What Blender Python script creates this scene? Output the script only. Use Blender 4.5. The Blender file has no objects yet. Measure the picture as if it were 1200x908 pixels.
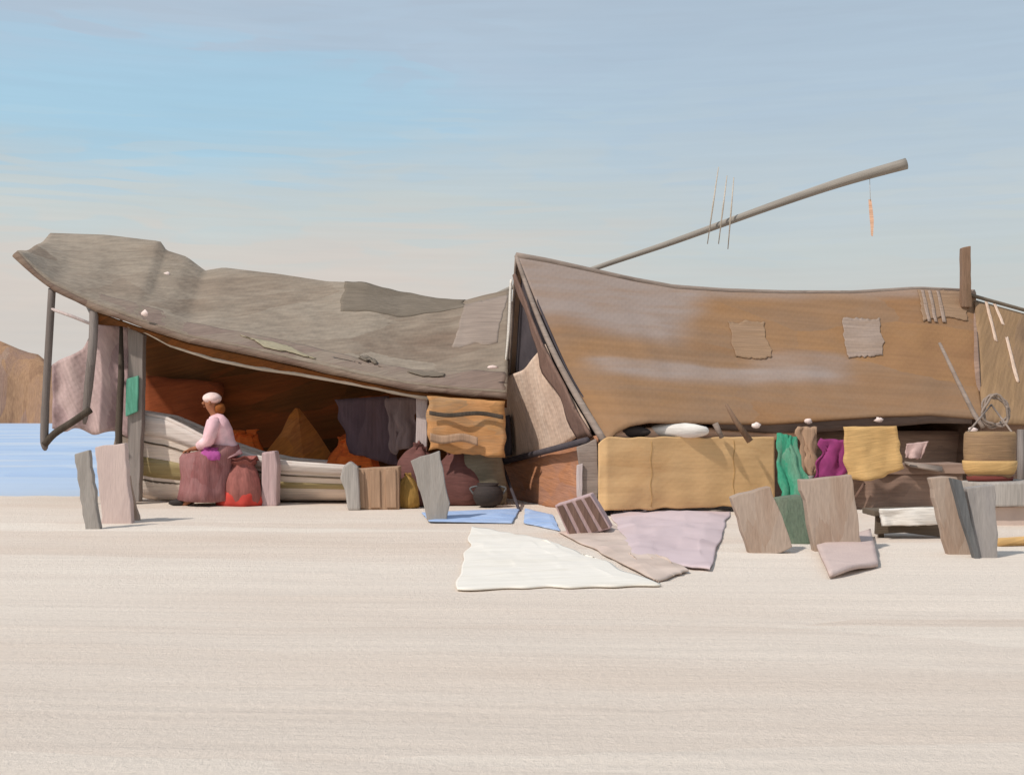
import bpy, bmesh, math, random
from mathutils import Vector, noise
C = bpy.context.scene.collection
R = math.radians
rnd = random.Random(7)
F, HY, H = 1400.0, 490.0, 1.19          # focal length in photo pixels, horizon row, eye height (m)

def P(px, py, D): return Vector(((px-600)/F*D, D, H+(HY-py)/F*D))
def GD(py): return F*H/(py-HY)                                   # distance of a ground point seen at row py
def G(px, py, z=0.0):
    D = F*(H-z)/(py-HY); return Vector(((px-600)/F*D, D, z))
def lin(c):
    f = lambda v: v/12.92 if v <= .04045 else ((v+.055)/1.055)**2.4
    return tuple(f(x/255) for x in c)+(1,)
def poly(pts, x):
    if x <= pts[0][0]: return pts[0][1]
    for (a, b), (c, d) in zip(pts, pts[1:]):
        if x <= c: return b+(d-b)*(x-a)/max(c-a, 1e-6)
    return pts[-1][1]
def nz(v, s=1.0, o=0.0): return noise.noise(Vector((v[0]*s+o, v[1]*s+o*1.7, v[2]*s-o)))

# ------------------------------------------------------------------ materials
def brush(name, cols, scale=(1.2, 1.2, 5), rot=(0, 0, 0), dab=.5, rough=.85, bump=.3, weave=False, k=1.0, stops=None, fine=.16, edge=None):
    """streaky brushed surface: long dabs and stretched noise between the colours"""
    m = bpy.data.materials.new(name); m.use_nodes = True
    nt = m.node_tree; N = nt.nodes; L = nt.links
    b = N['Principled BSDF']; b.inputs['Roughness'].default_value = rough
    b.inputs['Specular IOR Level'].default_value = .25
    tc = N.new('ShaderNodeTexCoord'); rm = N.new('ShaderNodeMapping'); rm.inputs['Rotation'].default_value = rot
    L.new(tc.outputs['Object'], rm.inputs['Vector'])
    mp = N.new('ShaderNodeMapping'); mp.inputs['Scale'].default_value = scale
    L.new(rm.outputs[0], mp.inputs['Vector'])
    n1 = N.new('ShaderNodeTexNoise'); n1.inputs['Scale'].default_value = 1.0; n1.inputs['Detail'].default_value = 5
    n1.inputs['Roughness'].default_value = .6; n1.inputs['Distortion'].default_value = .5
    L.new(mp.outputs[0], n1.inputs['Vector'])
    add = N.new('ShaderNodeVectorMath'); add.operation = 'MULTIPLY_ADD'
    add.inputs[1].default_value = (.5, .5, .5)
    L.new(n1.outputs['Color'], add.inputs[0]); L.new(mp.outputs[0], add.inputs[2])
    v = N.new('ShaderNodeTexVoronoi'); v.inputs['Scale'].default_value = .9; v.inputs['Randomness'].default_value = 1
    L.new(add.outputs[0], v.inputs['Vector'])
    sp = N.new('ShaderNodeSeparateColor'); L.new(v.outputs['Color'], sp.inputs[0])
    mx = N.new('ShaderNodeMix'); mx.data_type = 'FLOAT'; mx.inputs[0].default_value = dab
    st = N.new('ShaderNodeMapRange'); st.inputs[1].default_value = .28; st.inputs[2].default_value = .72
    L.new(n1.outputs['Fac'], st.inputs[0])
    L.new(st.outputs[0], mx.inputs[2]); L.new(sp.outputs[0], mx.inputs[3])
    rp = N.new('ShaderNodeValToRGB'); e = rp.color_ramp.elements
    n = len(cols)
    while len(e) < n: e.new(.5)
    for i, c in enumerate(cols):
        e[i].position = stops[i] if stops else (i/(n-1) if n > 1 else 0)
        l = lin(c); e[i].color = (l[0]*k, l[1]*k, l[2]*k, 1)
    L.new(mx.outputs[0], rp.inputs[0])
    # fine bristle streaks
    mp2 = N.new('ShaderNodeMapping'); mp2.inputs['Scale'].default_value = tuple(s*(1.5 if s == min(scale) else 9) for s in scale)
    L.new(rm.outputs[0], mp2.inputs['Vector'])
    n2 = N.new('ShaderNodeTexNoise'); n2.inputs['Scale'].default_value = 1.5; n2.inputs['Detail'].default_value = 4
    L.new(mp2.outputs[0], n2.inputs['Vector'])
    mr = N.new('ShaderNodeMapRange'); mr.inputs[1].default_value = .3; mr.inputs[2].default_value = .7
    mr.inputs[3].default_value = 1-fine; mr.inputs[4].default_value = 1+fine
    L.new(n2.outputs['Fac'], mr.inputs[0])
    mul = N.new('ShaderNodeVectorMath'); mul.operation = 'SCALE'
    L.new(rp.outputs[0], mul.inputs[0]); L.new(mr.outputs[0], mul.inputs['Scale'])
    L.new(mul.outputs[0], b.inputs['Base Color'])
    hsum = n2.outputs['Fac']
    if weave:
        ws = []
        for rz in (R(38), R(-52)):
            mw = N.new('ShaderNodeMapping'); mw.inputs['Rotation'].default_value = (0, rz, 0)
            L.new(tc.outputs['Object'], mw.inputs['Vector'])
            w = N.new('ShaderNodeTexWave'); w.inputs['Scale'].default_value = 4.2; w.inputs['Distortion'].default_value = .6
            L.new(mw.outputs[0], w.inputs['Vector']); ws.append(w)
        ad = N.new('ShaderNodeMath'); ad.operation = 'MULTIPLY'
        L.new(ws[0].outputs['Fac'], ad.inputs[0]); L.new(ws[1].outputs['Fac'], ad.inputs[1])
        ad2 = N.new('ShaderNodeMath'); ad2.operation = 'MULTIPLY_ADD'; ad2.inputs[1].default_value = .35
        L.new(ad.outputs[0], ad2.inputs[0]); L.new(n2.outputs['Fac'], ad2.inputs[2]); hsum = ad2.outputs[0]
    bp = N.new('ShaderNodeBump'); bp.inputs['Strength'].default_value = bump; bp.inputs['Distance'].default_value = .02
    L.new(hsum, bp.inputs['Height']); L.new(bp.outputs[0], b.inputs['Normal'])
    return m

# ------------------------------------------------------------------ object helpers
def root(name, loc, label, cat, group=None):
    o = bpy.data.objects.new(name, None); C.objects.link(o); o.location = loc
    o.empty_display_size = .2
    o['label'] = label; o['category'] = cat
    if group: o['group'] = group
    return o
def obj(name, verts, faces, mat, parent=None, origin=None, smooth=True, bevel=0):
    org = parent.location if parent is not None and parent.parent is None else (Vector(parent['_w']) if parent is not None else Vector(origin or (0, 0, 0)))
    me = bpy.data.meshes.new(name)
    me.from_pydata([tuple(Vector(v)-Vector(org)) for v in verts], [], faces)
    bm = bmesh.new(); bm.from_mesh(me)
    bmesh.ops.recalc_face_normals(bm, faces=bm.faces)
    if bevel:
        ed = [e for e in bm.edges if len(e.link_faces) == 2 and e.calc_face_angle(0) > .6]
        bmesh.ops.bevel(bm, geom=ed, offset=bevel, segments=2, affect='EDGES', profile=.6, clamp_overlap=True)
    bm.to_mesh(me); bm.free()
    for p in me.polygons: p.use_smooth = smooth
    me.materials.append(mat)
    o = bpy.data.objects.new(name, me); C.objects.link(o)
    if parent is not None: o.parent = parent
    else: o.location = org
    return o
def tag(o, label, cat, group=None):
    o['label'] = label; o['category'] = cat
    if group: o['group'] = group
    return o
def sub(name, verts, faces, mat, part, thing, **kw):
    """a sub-part: part sits at its thing's origin, so the same offset applies"""
    o = obj(name, verts, faces, mat, thing, **kw); o.parent = part; return o

def sheet(fn, nu, nv, th=.02, wob=.0, ws=2.0, flip=False):
    """a cloth: grid of points with real thickness"""
    g = [[Vector(fn(i/nu, j/nv)) for j in range(nv+1)] for i in range(nu+1)]
    nor = [[None]*(nv+1) for _ in range(nu+1)]
    for i in range(nu+1):
        for j in range(nv+1):
            a = g[min(i+1, nu)][j]-g[max(i-1, 0)][j]; b = g[i][min(j+1, nv)]-g[i][max(j-1, 0)]
            n = a.cross(b); nor[i][j] = n.normalized() if n.length > 1e-9 else Vector((0, 0, 1))
    if wob:
        for i in range(nu+1):
            for j in range(nv+1):
                g[i][j] = g[i][j]+nor[i][j]*wob*nz(g[i][j], ws, 3.3)
    V = [p for row in g for p in row]; n = len(V)
    V += [g[i][j]-nor[i][j]*th for i in range(nu+1) for j in range(nv+1)]
    w = nv+1; Fc = []
    for i in range(nu):
        for j in range(nv):
            a = i*w+j; Fc.append((a, a+1, a+w+1, a+w)); Fc.append((n+a, n+a+w, n+a+w+1, n+a+1))
    for i in range(nu):
        for j in (0, nv):
            a = i*w+j; Fc.append((a, a+w, n+a+w, n+a))
    for j in range(nv):
        for i in (0, nu):
            a = i*w+j; Fc.append((a, a+1, n+a+1, n+a))
    return V, Fc
def bilin(a, b, c, d):   # TL TR BR BL ; u right, v down
    return lambda u, v: (Vector(a)*(1-u)+Vector(b)*u)*(1-v)+(Vector(d)*(1-u)+Vector(c)*u)*v
def tube(path, rad, seg=10, sq=None):
    path = [Vector(p) for p in path]; n = len(path)
    if not isinstance(rad, (list, tuple)): rad = [rad]*n
    V = []; Fc = []; up = Vector((.13, .21, .97)); prev = None
    for i, p in enumerate(path):
        t = (path[min(i+1, n-1)]-path[max(i-1, 0)]).normalized()
        if prev is None:
            a = t.cross(up)
            if a.length < .1: a = t.cross(Vector((1, 0, 0)))
        else: a = prev-t*prev.dot(t)
        a.normalize(); prev = a; b = t.cross(a)
        r = rad[i]; ra, rb = r if isinstance(r, tuple) else (r, r)
        for k in range(seg):
            q = 2*math.pi*k/seg; V.append(p+a*math.cos(q)*ra+b*math.sin(q)*rb)
    for i in range(n-1):
        for k in range(seg):
            Fc.append((i*seg+k, i*seg+(k+1) % seg, (i+1)*seg+(k+1) % seg, (i+1)*seg+k))
    Fc.append(tuple(range(seg))); Fc.append(tuple((n-1)*seg+k for k in range(seg)))
    return V, Fc
def smoothpath(pts, n=24):
    pts = [Vector(p) for p in pts]; out = []
    m = len(pts)-1
    for i in range(n+1):
        t = i/n*m; k = min(int(t), m-1); f = t-k
        p0 = pts[max(k-1, 0)]; p1 = pts[k]; p2 = pts[k+1]; p3 = pts[min(k+2, m)]
        out.append(.5*((2*p1)+(p2-p0)*f+(2*p0-5*p1+4*p2-p3)*f*f+(3*p1-p0-3*p2+p3)*f**3))
    return out
def merge(*vf):
    V = []; Fc = []
    for v, f in vf:
        o = len(V); V += list(v); Fc += [tuple(i+o for i in q) for q in f]
    return V, Fc
def prism(front, off, jit=.008, step=.12):
    """thick board from a drawn outline (3-D points), pushed back by off, edges slightly uneven"""
    pts = []
    n = len(front)
    for i in range(n):
        a = Vector(front[i]); b = Vector(front[(i+1) % n]); m = max(1, int((b-a).length/step))
        for k in range(m):
            p = a.lerp(b, k/m)
            if k: p = p+Vector((rnd.uniform(-jit, jit), 0, rnd.uniform(-jit, jit)))
            pts.append(p)
    off = Vector(off); V = pts+[p+off for p in pts]; n = len(pts)
    Fc = [tuple(range(n)), tuple(range(2*n-1, n-1, -1))]
    for i in range(n): Fc.append((i, (i+1) % n, n+(i+1) % n, n+i))
    return V, Fc
def blob(c, r, seed=0, nu=26, nv=16, rough=.16, flat=0.0, sharp=1.0):
    """lumpy rounded heap (sack, bundle): c = centre of its base, r = (rx, ry, height)"""
    V = []; Fc = []
    for j in range(nv+1):
        ph = j/nv*math.pi
        for i in range(nu):
            q = 2*math.pi*i/nu
            d = Vector((math.sin(ph)*math.cos(q), math.sin(ph)*math.sin(q), math.cos(ph)))
            s = 1+rough*nz(d, 1.7, seed)+rough*.6*nz(d, 4.1, seed+5)
            z = (d.z*.5+.5)**sharp
            p = Vector((d.x*r[0]*s, d.y*r[1]*s, z*r[2]*(1+.5*rough*nz(d, 2.2, seed+9))))
            V.append(Vector(c)+p)
    for j in range(nv):
        for i in range(nu):
            Fc.append((j*nu+i, j*nu+(i+1) % nu, (j+1)*nu+(i+1) % nu, (j+1)*nu+i))
    return V, Fc
def lathe(c, prof, seg=24, sx=1, sy=1, seed=None, rough=0):
    V = []; Fc = []
    for r, z in prof:
        for k in range(seg):
            q = 2*math.pi*k/seg
            s = 1+(rough*nz((math.cos(q)*2, math.sin(q)*2, z*3), 1, seed) if seed is not None else 0)
            V.append(Vector(c)+Vector((r*sx*s*math.cos(q), r*sy*s*math.sin(q), z)))
    n = len(prof)
    for i in range(n-1):
        for k in range(seg): Fc.append((i*seg+k, i*seg+(k+1) % seg, (i+1)*seg+(k+1) % seg, (i+1)*seg+k))
    Fc.append(tuple(range(seg))); Fc.append(tuple((n-1)*seg+k for k in range(seg)))
    return V, Fc

def sackform(c, r, seed=0, fold=.10, nu=40, top=.25):
    """slumped sack: flat base, belly, gathered neck, vertical folds"""
    prof = [(.0, 0), (.86, 0), (1, .10), (1.03, .30), (.95, .52), (.78, .70), (.52, .84), (top, .92), (top*.8, .96), (top*1.2, 1.0), (.02, .985)]
    V = []; Fc = []; n = 34
    for i in range(n+1):
        t = i/n*(len(prof)-1); k = min(int(t), len(prof)-2); f = t-k
        rr = prof[k][0]*(1-f)+prof[k+1][0]*f; zz = prof[k][1]*(1-f)+prof[k+1][1]*f
        for j in range(nu):
            q = 2*math.pi*j/nu; d = (math.cos(q), math.sin(q), zz)
            s = 1+.22*nz(d, 1.3, seed)+fold*nz((d[0]*3.2, d[1]*3.2, zz*1.2), 1, seed+7)+fold*.5*nz((d[0]*7, d[1]*7, zz*3), 1, seed+3)
            V.append(Vector(c)+Vector((rr*r[0]*s*d[0]+.18*r[0]*zz*nz((seed, zz, 0), 1), rr*r[1]*s*d[1], r[2]*zz*(1+.12*nz(d, 1.5, seed+2)))))
    for i in range(n):
        for j in range(nu): Fc.append((i*nu+j, i*nu+(j+1) % nu, (i+1)*nu+(j+1) % nu, (i+1)*nu+j))
    return V, Fc

# ------------------------------------------------------------------ camera, render
cam = bpy.data.cameras.new('camera'); co = bpy.data.objects.new('camera', cam); C.objects.link(co)
co.location = (0, 0, H); co.rotation_euler = (R(90), 0, 0)
cam.sensor_width = 36; cam.lens = F/1200*36; cam.shift_y = (HY-454)/1200; cam.clip_end = 5000
S = bpy.context.scene; S.camera = co
S.view_settings.view_transform = 'Standard'; S.view_settings.look = 'None'
S.view_settings.exposure = 0.0; S.view_settings.gamma = 1
S.cycles.use_denoising = True

# ------------------------------------------------------------------ light
sd = Vector((-.52, -.42, .74)).normalized()
sl = bpy.data.lights.new('sun', 'SUN'); so = bpy.data.objects.new('sun', sl); C.objects.link(so)
sl.energy = 3.3; sl.angle = R(1.5); sl.color = (1, .95, .89)
so.rotation_euler = sd.to_track_quat('Z', 'Y').to_euler()
so.location = (0, 0, 30)
W = bpy.data.worlds.new('World'); S.world = W; W.use_nodes = True
def build_world():
    nt = W.node_tree; N = nt.nodes; L = nt.links
    bg = N['Background']; ST = .1; bg.inputs['Strength'].default_value = ST
    sky = N.new('ShaderNodeTexSky'); sky.sky_type = 'NISHITA'; sky.sun_disc = False
    sky.sun_elevation = math.asin(sd.z); sky.sun_rotation = math.atan2(sd.x, sd.y)
    sky.dust_density = 2.0; sky.air_density = 1.0
    tc = N.new('ShaderNodeTexCoord')
    sep = N.new('ShaderNodeSeparateXYZ'); L.new(tc.outputs['Generated'], sep.inputs[0])
    # long thin cloud streaks
    mp = N.new('ShaderNodeMapping'); mp.inputs['Scale'].default_value = (2.6, 2.6, 17); mp.inputs['Rotation'].default_value = (0, R(1.5), 0)
    L.new(tc.outputs['Generated'], mp.inputs['Vector'])
    n1 = N.new('ShaderNodeTexNoise'); n1.inputs['Scale'].default_value = 1; n1.inputs['Detail'].default_value = 6; n1.inputs['Distortion'].default_value = .6
    L.new(mp.outputs[0], n1.inputs['Vector'])
    mp3 = N.new('ShaderNodeMapping'); mp3.inputs['Scale'].default_value = (9, 9, 240)
    L.new(tc.outputs['Generated'], mp3.inputs['Vector'])
    n3 = N.new('ShaderNodeTexNoise'); n3.inputs['Scale'].default_value = 1; n3.inputs['Detail'].default_value = 5
    L.new(mp3.outputs[0], n3.inputs['Vector'])
    # cloud veil colour by height: warm near the horizon, grey lavender above
    jit = N.new('ShaderNodeMath'); jit.operation = 'MULTIPLY_ADD'; jit.inputs[1].default_value = .07
    L.new(n1.outputs['Fac'], jit.inputs[0]); L.new(sep.outputs['Z'], jit.inputs[2])
    mv = N.new('ShaderNodeMapping'); mv.inputs['Scale'].default_value = (3.2, 3.2, 30); L.new(tc.outputs['Generated'], mv.inputs['Vector'])
    av = N.new('ShaderNodeVectorMath'); av.operation = 'MULTIPLY_ADD'; av.inputs[1].default_value = (1.2, 1.2, 1.2); L.new(n1.outputs['Color'], av.inputs[0]); L.new(mv.outputs[0], av.inputs[2])
    vo = N.new('ShaderNodeTexVoronoi'); vo.feature = 'SMOOTH_F1'; vo.inputs['Smoothness'].default_value = .35; L.new(av.outputs[0], vo.inputs['Vector'])
    vs_ = N.new('ShaderNodeSeparateColor'); L.new(vo.outputs['Color'], vs_.inputs[0])
    j2 = N.new('ShaderNodeMath'); j2.operation = 'MULTIPLY_ADD'; j2.inputs[1].default_value = .03; L.new(vs_.outputs[0], j2.inputs[0]); L.new(jit.outputs[0], j2.inputs[2]); jit = j2
    jm = N.new('ShaderNodeMath'); jm.operation = 'SUBTRACT'; jm.inputs[1].default_value = .05; L.new(jit.outputs[0], jm.inputs[0])
    rp = N.new('ShaderNodeValToRGB'); e = rp.color_ramp.elements
    cs = VEIL
    while len(e) < len(cs): e.new(.5)
    for i, (p, c) in enumerate(cs):
        e[i].position = p; e[i].color = lin(c)
    L.new(jm.outputs[0], rp.inputs[0])
    r2 = N.new('ShaderNodeValToRGB'); e = r2.color_ramp.elements
    while len(e) < len(VEIL2): e.new(.5)
    for i, (p, c) in enumerate(VEIL2): e[i].position = p; e[i].color = lin(c)
    L.new(jm.outputs[0], r2.inputs[0])
    ax = N.new('ShaderNodeMath'); ax.operation = 'MULTIPLY_ADD'; ax.inputs[1].default_value = .35; L.new(n1.outputs['Fac'], ax.inputs[0]); L.new(sep.outputs['X'], ax.inputs[2])
    ar = N.new('ShaderNodeMapRange'); ar.interpolation_type = 'SMOOTHSTEP'; ar.inputs[1].default_value = .06; ar.inputs[2].default_value = .38; L.new(ax.outputs[0], ar.inputs[0])
    m0 = N.new('ShaderNodeMix'); m0.data_type = 'RGBA'; L.new(ar.outputs[0], m0.inputs[0]); L.new(rp.outputs[0], m0.inputs[6]); L.new(r2.outputs[0], m0.inputs[7])
    # a brighter turquoise opening in the veil, low in the left part of the sky
    gx = N.new('ShaderNodeMath'); gx.operation = 'MULTIPLY_ADD'; gx.inputs[1].default_value = 3.2; gx.inputs[2].default_value = .95; L.new(sep.outputs['X'], gx.inputs[0])
    gz = N.new('ShaderNodeMath'); gz.operation = 'MULTIPLY_ADD'; gz.inputs[1].default_value = 17; gz.inputs[2].default_value = -4.05; L.new(jm.outputs[0], gz.inputs[0])
    g1_ = N.new('ShaderNodeMath'); g1_.operation = 'MULTIPLY'; L.new(gx.outputs[0], g1_.inputs[0]); L.new(gx.outputs[0], g1_.inputs[1])
    g2_ = N.new('ShaderNodeMath'); g2_.operation = 'MULTIPLY_ADD'; L.new(gz.outputs[0], g2_.inputs[0]); L.new(gz.outputs[0], g2_.inputs[1]); L.new(g1_.outputs[0], g2_.inputs[2])
    gm = N.new('ShaderNodeMapRange'); gm.interpolation_type = 'SMOOTHSTEP'; gm.inputs[1].default_value = 0; gm.inputs[2].default_value = 1.2; gm.inputs[3].default_value = .5; gm.inputs[4].default_value = 0; L.new(g2_.outputs[0], gm.inputs[0])
    m9 = N.new('ShaderNodeMix'); m9.data_type = 'RGBA'; L.new(gm.outputs[0], m9.inputs[0]); L.new(m0.outputs[2], m9.inputs[6]); m9.inputs[7].default_value = lin((160, 209, 234))
    sc = N.new('ShaderNodeVectorMath'); sc.operation = 'SCALE'; sc.inputs['Scale'].default_value = 1/ST
    L.new(m9.outputs[2], sc.inputs[0])
    # veil cover: thick, with thinner gaps where the blue shows
    mr = N.new('ShaderNodeMapRange'); mr.inputs[1].default_value = .35; mr.inputs[2].default_value = .62
    mr.inputs[3].default_value = .90; mr.inputs[4].default_value = 1.0
    L.new(n1.outputs['Fac'], mr.inputs[0])
    mx = N.new('ShaderNodeMix'); mx.data_type = 'RGBA'
    L.new(mr.outputs[0], mx.inputs[0]); L.new(sky.outputs[0], mx.inputs[6]); L.new(sc.outputs[0], mx.inputs[7])
    m2 = N.new('ShaderNodeMapRange'); m2.inputs[1].default_value = .3; m2.inputs[2].default_value = .7
    m2.inputs[3].default_value = .985; m2.inputs[4].default_value = 1.015
    L.new(n3.outputs['Fac'], m2.inputs[0])
    fin = N.new('ShaderNodeVectorMath'); fin.operation = 'SCALE'
    L.new(mx.outputs[2], fin.inputs[0]); L.new(m2.outputs[0], fin.inputs['Scale'])
    L.new(fin.outputs[0], bg.inputs['Color'])
VEIL = [(0, (206, 204, 202)), (.06, (211, 205, 199)), (.10, (216, 207, 199)), (.135, (211, 208, 202)), (.165, (200, 209, 209)), (.19, (194, 208, 214)), (.235, (182, 206, 222)), (.28, (180, 200, 218)), (.34, (178, 194, 210)), (.5, (174, 190, 208)), (1, (172, 188, 208))]
VEIL2 = [(0, (206, 203, 198)), (.085, (203, 205, 202)), (.13, (198, 206, 206)), (.17, (194, 205, 210)), (.21, (186, 202, 213)), (.26, (180, 199, 215)), (.34, (177, 194, 210)), (1, (172, 188, 208))]
build_world()

# ------------------------------------------------------------------ setting
def struct(o): o['kind'] = 'structure'; return o
M = {}
M['sand'] = brush('sand', [(203, 184, 167), (208, 191, 175), (212, 197, 182), (216, 202, 187), (228, 216, 202)], (.14, .75, 1), rot=(0, 0, R(4)), k=1.12, dab=.45, bump=.7, fine=.035, rough=.95)
def grain(m, sc=60, amt=.12, dist=.012):
    """sand grain: fine speckle in colour and relief on top of the broad strokes"""
    nt = m.node_tree; N = nt.nodes; L = nt.links; b = N['Principled BSDF']
    tc = N.new('ShaderNodeTexCoord'); n = N.new('ShaderNodeTexNoise'); n.inputs['Scale'].default_value = sc; n.inputs['Detail'].default_value = 6
    n.inputs['Roughness'].default_value = .8
    L.new(tc.outputs['Object'], n.inputs['Vector'])
    mr = N.new('ShaderNodeMapRange'); mr.inputs[1].default_value = .25; mr.inputs[2].default_value = .75; mr.inputs[3].default_value = 1-amt; mr.inputs[4].default_value = 1+amt
    L.new(n.outputs['Fac'], mr.inputs[0])
    src = b.inputs['Base Color'].links[0].from_socket
    sc_ = N.new('ShaderNodeVectorMath'); sc_.operation = 'SCALE'; L.new(src, sc_.inputs[0]); L.new(mr.outputs[0], sc_.inputs['Scale']); L.new(sc_.outputs[0], b.inputs['Base Color'])
    bp = N.new('ShaderNodeBump'); bp.inputs['Strength'].default_value = .8; bp.inputs['Distance'].default_value = dist
    L.new(n.outputs['Fac'], bp.inputs['Height']); L.new(b.inputs['Normal'].links[0].from_socket, bp.inputs['Normal']); L.new(bp.outputs[0], b.inputs['Normal'])
grain(M['sand'], 26, .10, .02)
M['sea'] = brush('sea', [(150, 172, 202), (166, 186, 212), (180, 194, 212), (194, 198, 206)], (.16, .30, 1), dab=.65, rough=.5, bump=.5, fine=.06)
M['tan_rock'] = brush('tan_rock', [(120, 88, 70), (168, 130, 98), (150, 118, 100), (180, 150, 125)], (.35, .3, .04), dab=.6, bump=.3)
M['mauve_rock'] = brush('mauve_rock', [(140, 112, 108), (165, 138, 134), (186, 158, 150), (196, 172, 162)], (.25, .25, .12), dab=.5, bump=.3)

def ground_mesh():
    xs = [-3000, -800, -250, -90, -40]+[-20+i*.2 for i in range(201)]+[40, 90, 250, 800, 3000]
    ys = [-300, -60, -15, -4, 0, 2, 3]+[3.6+i*.085 for i in range(185)]+[19.5+i*.35 for i in range(30)]+[34, 45, 80, 200, 800, 4000]
    V = []; Fc = []
    for y in ys:
        for x in xs:
            z = .016*nz((x*.3, y*.9, 0), 1)+.008*nz((x*1.1, y*2.6, 2), 1)
            if 3 < y < 21 and abs(x) < 21:
                bend = y+.35*math.sin(x*.16)+.25*nz((x*.25, y*.2, 9), 1)
                z += .007*nz((x*.55, bend*7, 5), 1)*(.4+abs(nz((x*.2, y*.35, 8), 1))*1.8)
                k = max(0, nz((x*2.4, y*2.2, 7), 1)-.28)*max(0, nz((x*.5, y*.4, 17), 1)+.1); z -= .10*k
            shore = 18.3+.5*nz((x, 0, 0), .7)+.15*nz((x, 0, 3), 2.3)+max(0, (x+5.6))*1.3
            shore = min(shore, 27+.4*nz((x, 5, 0), .3))
            if y > shore: z -= min(.5, (y-shore)*.10)
            if abs(x) > 45 or y > 36: z = min(z, -.5) if y > 18 else z
            V.append((x, y, z))
    w = len(xs)
    for j in range(len(ys)-1):
        for i in range(w-1): a = j*w+i; Fc.append((a, a+1, a+w+1, a+w))
    return V, Fc
struct(obj('sand_ground', *ground_mesh(), M['sand']))
struct(obj('sea', *sheet(lambda u, v: (-3000+6000*u, 17.5+(4000-17.5)*(v**3), -.045), 40, 40, .01), M['sea']))
def hill(name, prof, D, depth, mat, amp):
    """rocky headland: ridge outline with sloping front and back"""
    n = 60; x0, x1 = prof[0][0], prof[-1][0]; V = []; Fc = []; m = 9
    for i in range(n+1):
        px = x0+(x1-x0)*i/n; top = P(px, poly(prof, px), D).z
        for j in range(m+1):
            t = j/m
            f = math.sin(min(1, t*1.6)*math.pi/2)**.5 if t < .62 else max(0, 1-(t-.62)/.38)
            y = D+(t-.62)*depth; x = (px-600)/F*y
            V.append((x, y+amp*nz((x*.1, t*3, 0), 1.3), -.6+(top+.6)*f*(1+.05*nz((x*.2, t*4, 3), 1))))
    w = m+1
    for i in range(n):
        for j in range(m): a = i*w+j; Fc.append((a, a+1, a+w+1, a+w))
    return struct(obj(name, V, Fc, mat))
hill('tan_headland', [(-420, 480), (-300, 440), (-140, 412), (-40, 404), (0, 399), (14, 404), (28, 412), (50, 417), (62, 430), (90, 452), (120, 466), (170, 480), (260, 491)], 300, 16, M['tan_rock'], 2)
# ------------------------------------------------------------------ left shelter: sagging canvas canopy
M['grey_canvas'] = brush('grey_canvas', [(120, 104, 88), (136, 120, 104), (148, 134, 118), (134, 118, 102), (118, 98, 82)], (.4, .6, 1.5), rot=(0, R(12), 0), dab=.5, weave=True, bump=.25)
M['edge_brown'] = brush('edge_brown', [(94, 74, 62), (136, 116, 100), (110, 88, 76), (146, 128, 112)], (.9, 1, 3), rot=(0, R(15), 0))
M['brown_cloth'] = brush('brown_cloth', [(70, 42, 18), (98, 60, 24), (120, 70, 28), (84, 52, 26)], (.8, 1, 4), rot=(0, R(14), 0))
M['pale_rope'] = brush('pale_rope', [(170, 156, 138), (205, 192, 176)], (3, 3, 10))
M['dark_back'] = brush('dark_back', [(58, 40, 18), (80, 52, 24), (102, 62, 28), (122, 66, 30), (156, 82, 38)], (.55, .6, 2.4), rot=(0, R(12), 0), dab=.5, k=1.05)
M['grey_wood'] = brush('grey_wood', [(96, 86, 80), (122, 112, 106), (140, 130, 124)], (5, 5, 1))
M['grey_post'] = brush('grey_post', [(128, 118, 110), (146, 136, 130)], (4, 4, 1))
M['green_cloth'] = brush('green_cloth', [(70, 128, 104), (98, 160, 136), (80, 146, 118)], (4, 4, 1.5))
M['dark_wood'] = brush('dark_wood', [(62, 54, 44), (92, 80, 70)], (5, 5, 1))
M['lilac_post'] = brush('lilac_post', [(176, 158, 152), (206, 190, 184)], (5, 5, 1.5))
M['tan_patch'] = brush('tan_patch', [(150, 138, 110), (168, 156, 132)], (1.5, 2, 6))
M['dark_patch'] = brush('dark_patch', [(110, 98, 84), (126, 114, 100)], (1.5, 2, 6))
M['mauve_border'] = brush('mauve_border', [(116, 98, 86), (132, 112, 100), (142, 126, 110), (124, 106, 94)], (.4, .6, 4), rot=(0, R(13), 0))
M['mauve_patch'] = brush('mauve_patch', [(150, 134, 122), (138, 122, 110)], (1, 1, 3))

RIDGE = [(60, 275), (125, 276), (188, 283), (193, 293), (218, 301), (240, 318), (263, 314), (330, 322), (384, 330), (430, 331), (468, 343), (510, 350), (545, 352), (570, 345), (598, 339)]
EAVE = [(18, 296), (40, 318), (60, 334), (110, 358), (160, 376), (220, 396), (290, 410), (350, 424), (420, 440), (480, 452), (540, 458), (594, 462)]
DR, DE = 18.8, 16.2
def canopy(u, v):
    rx = 60+538*u; ex = 18+576*u
    r = P(rx, poly(RIDGE, rx), DR); e = P(ex, poly(EAVE, ex), DE)
    if v < .25:                                    # back slope behind the ridge
        b = r+Vector((0, 1.7, -1.1)); return b.lerp(r, v/.25)
    t = (v-.25)/.75
    p = r.lerp(e, t); s = math.sin(math.pi*t)
    p.z += -.10*s+.05*nz((u*7, t*3, 0), 1)*s+.03*nz((u*20, t*4, 5), 1)*s
    return p
sh = root('canvas_shelter', Vector((-3.2, 17.4, 0)), 'long grey brown canvas shelter, its sagging canopy highest at the left end', 'shelter')
cpy = obj('canopy', *sheet(canopy, 110, 26, .04), M['grey_canvas'], sh)
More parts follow.
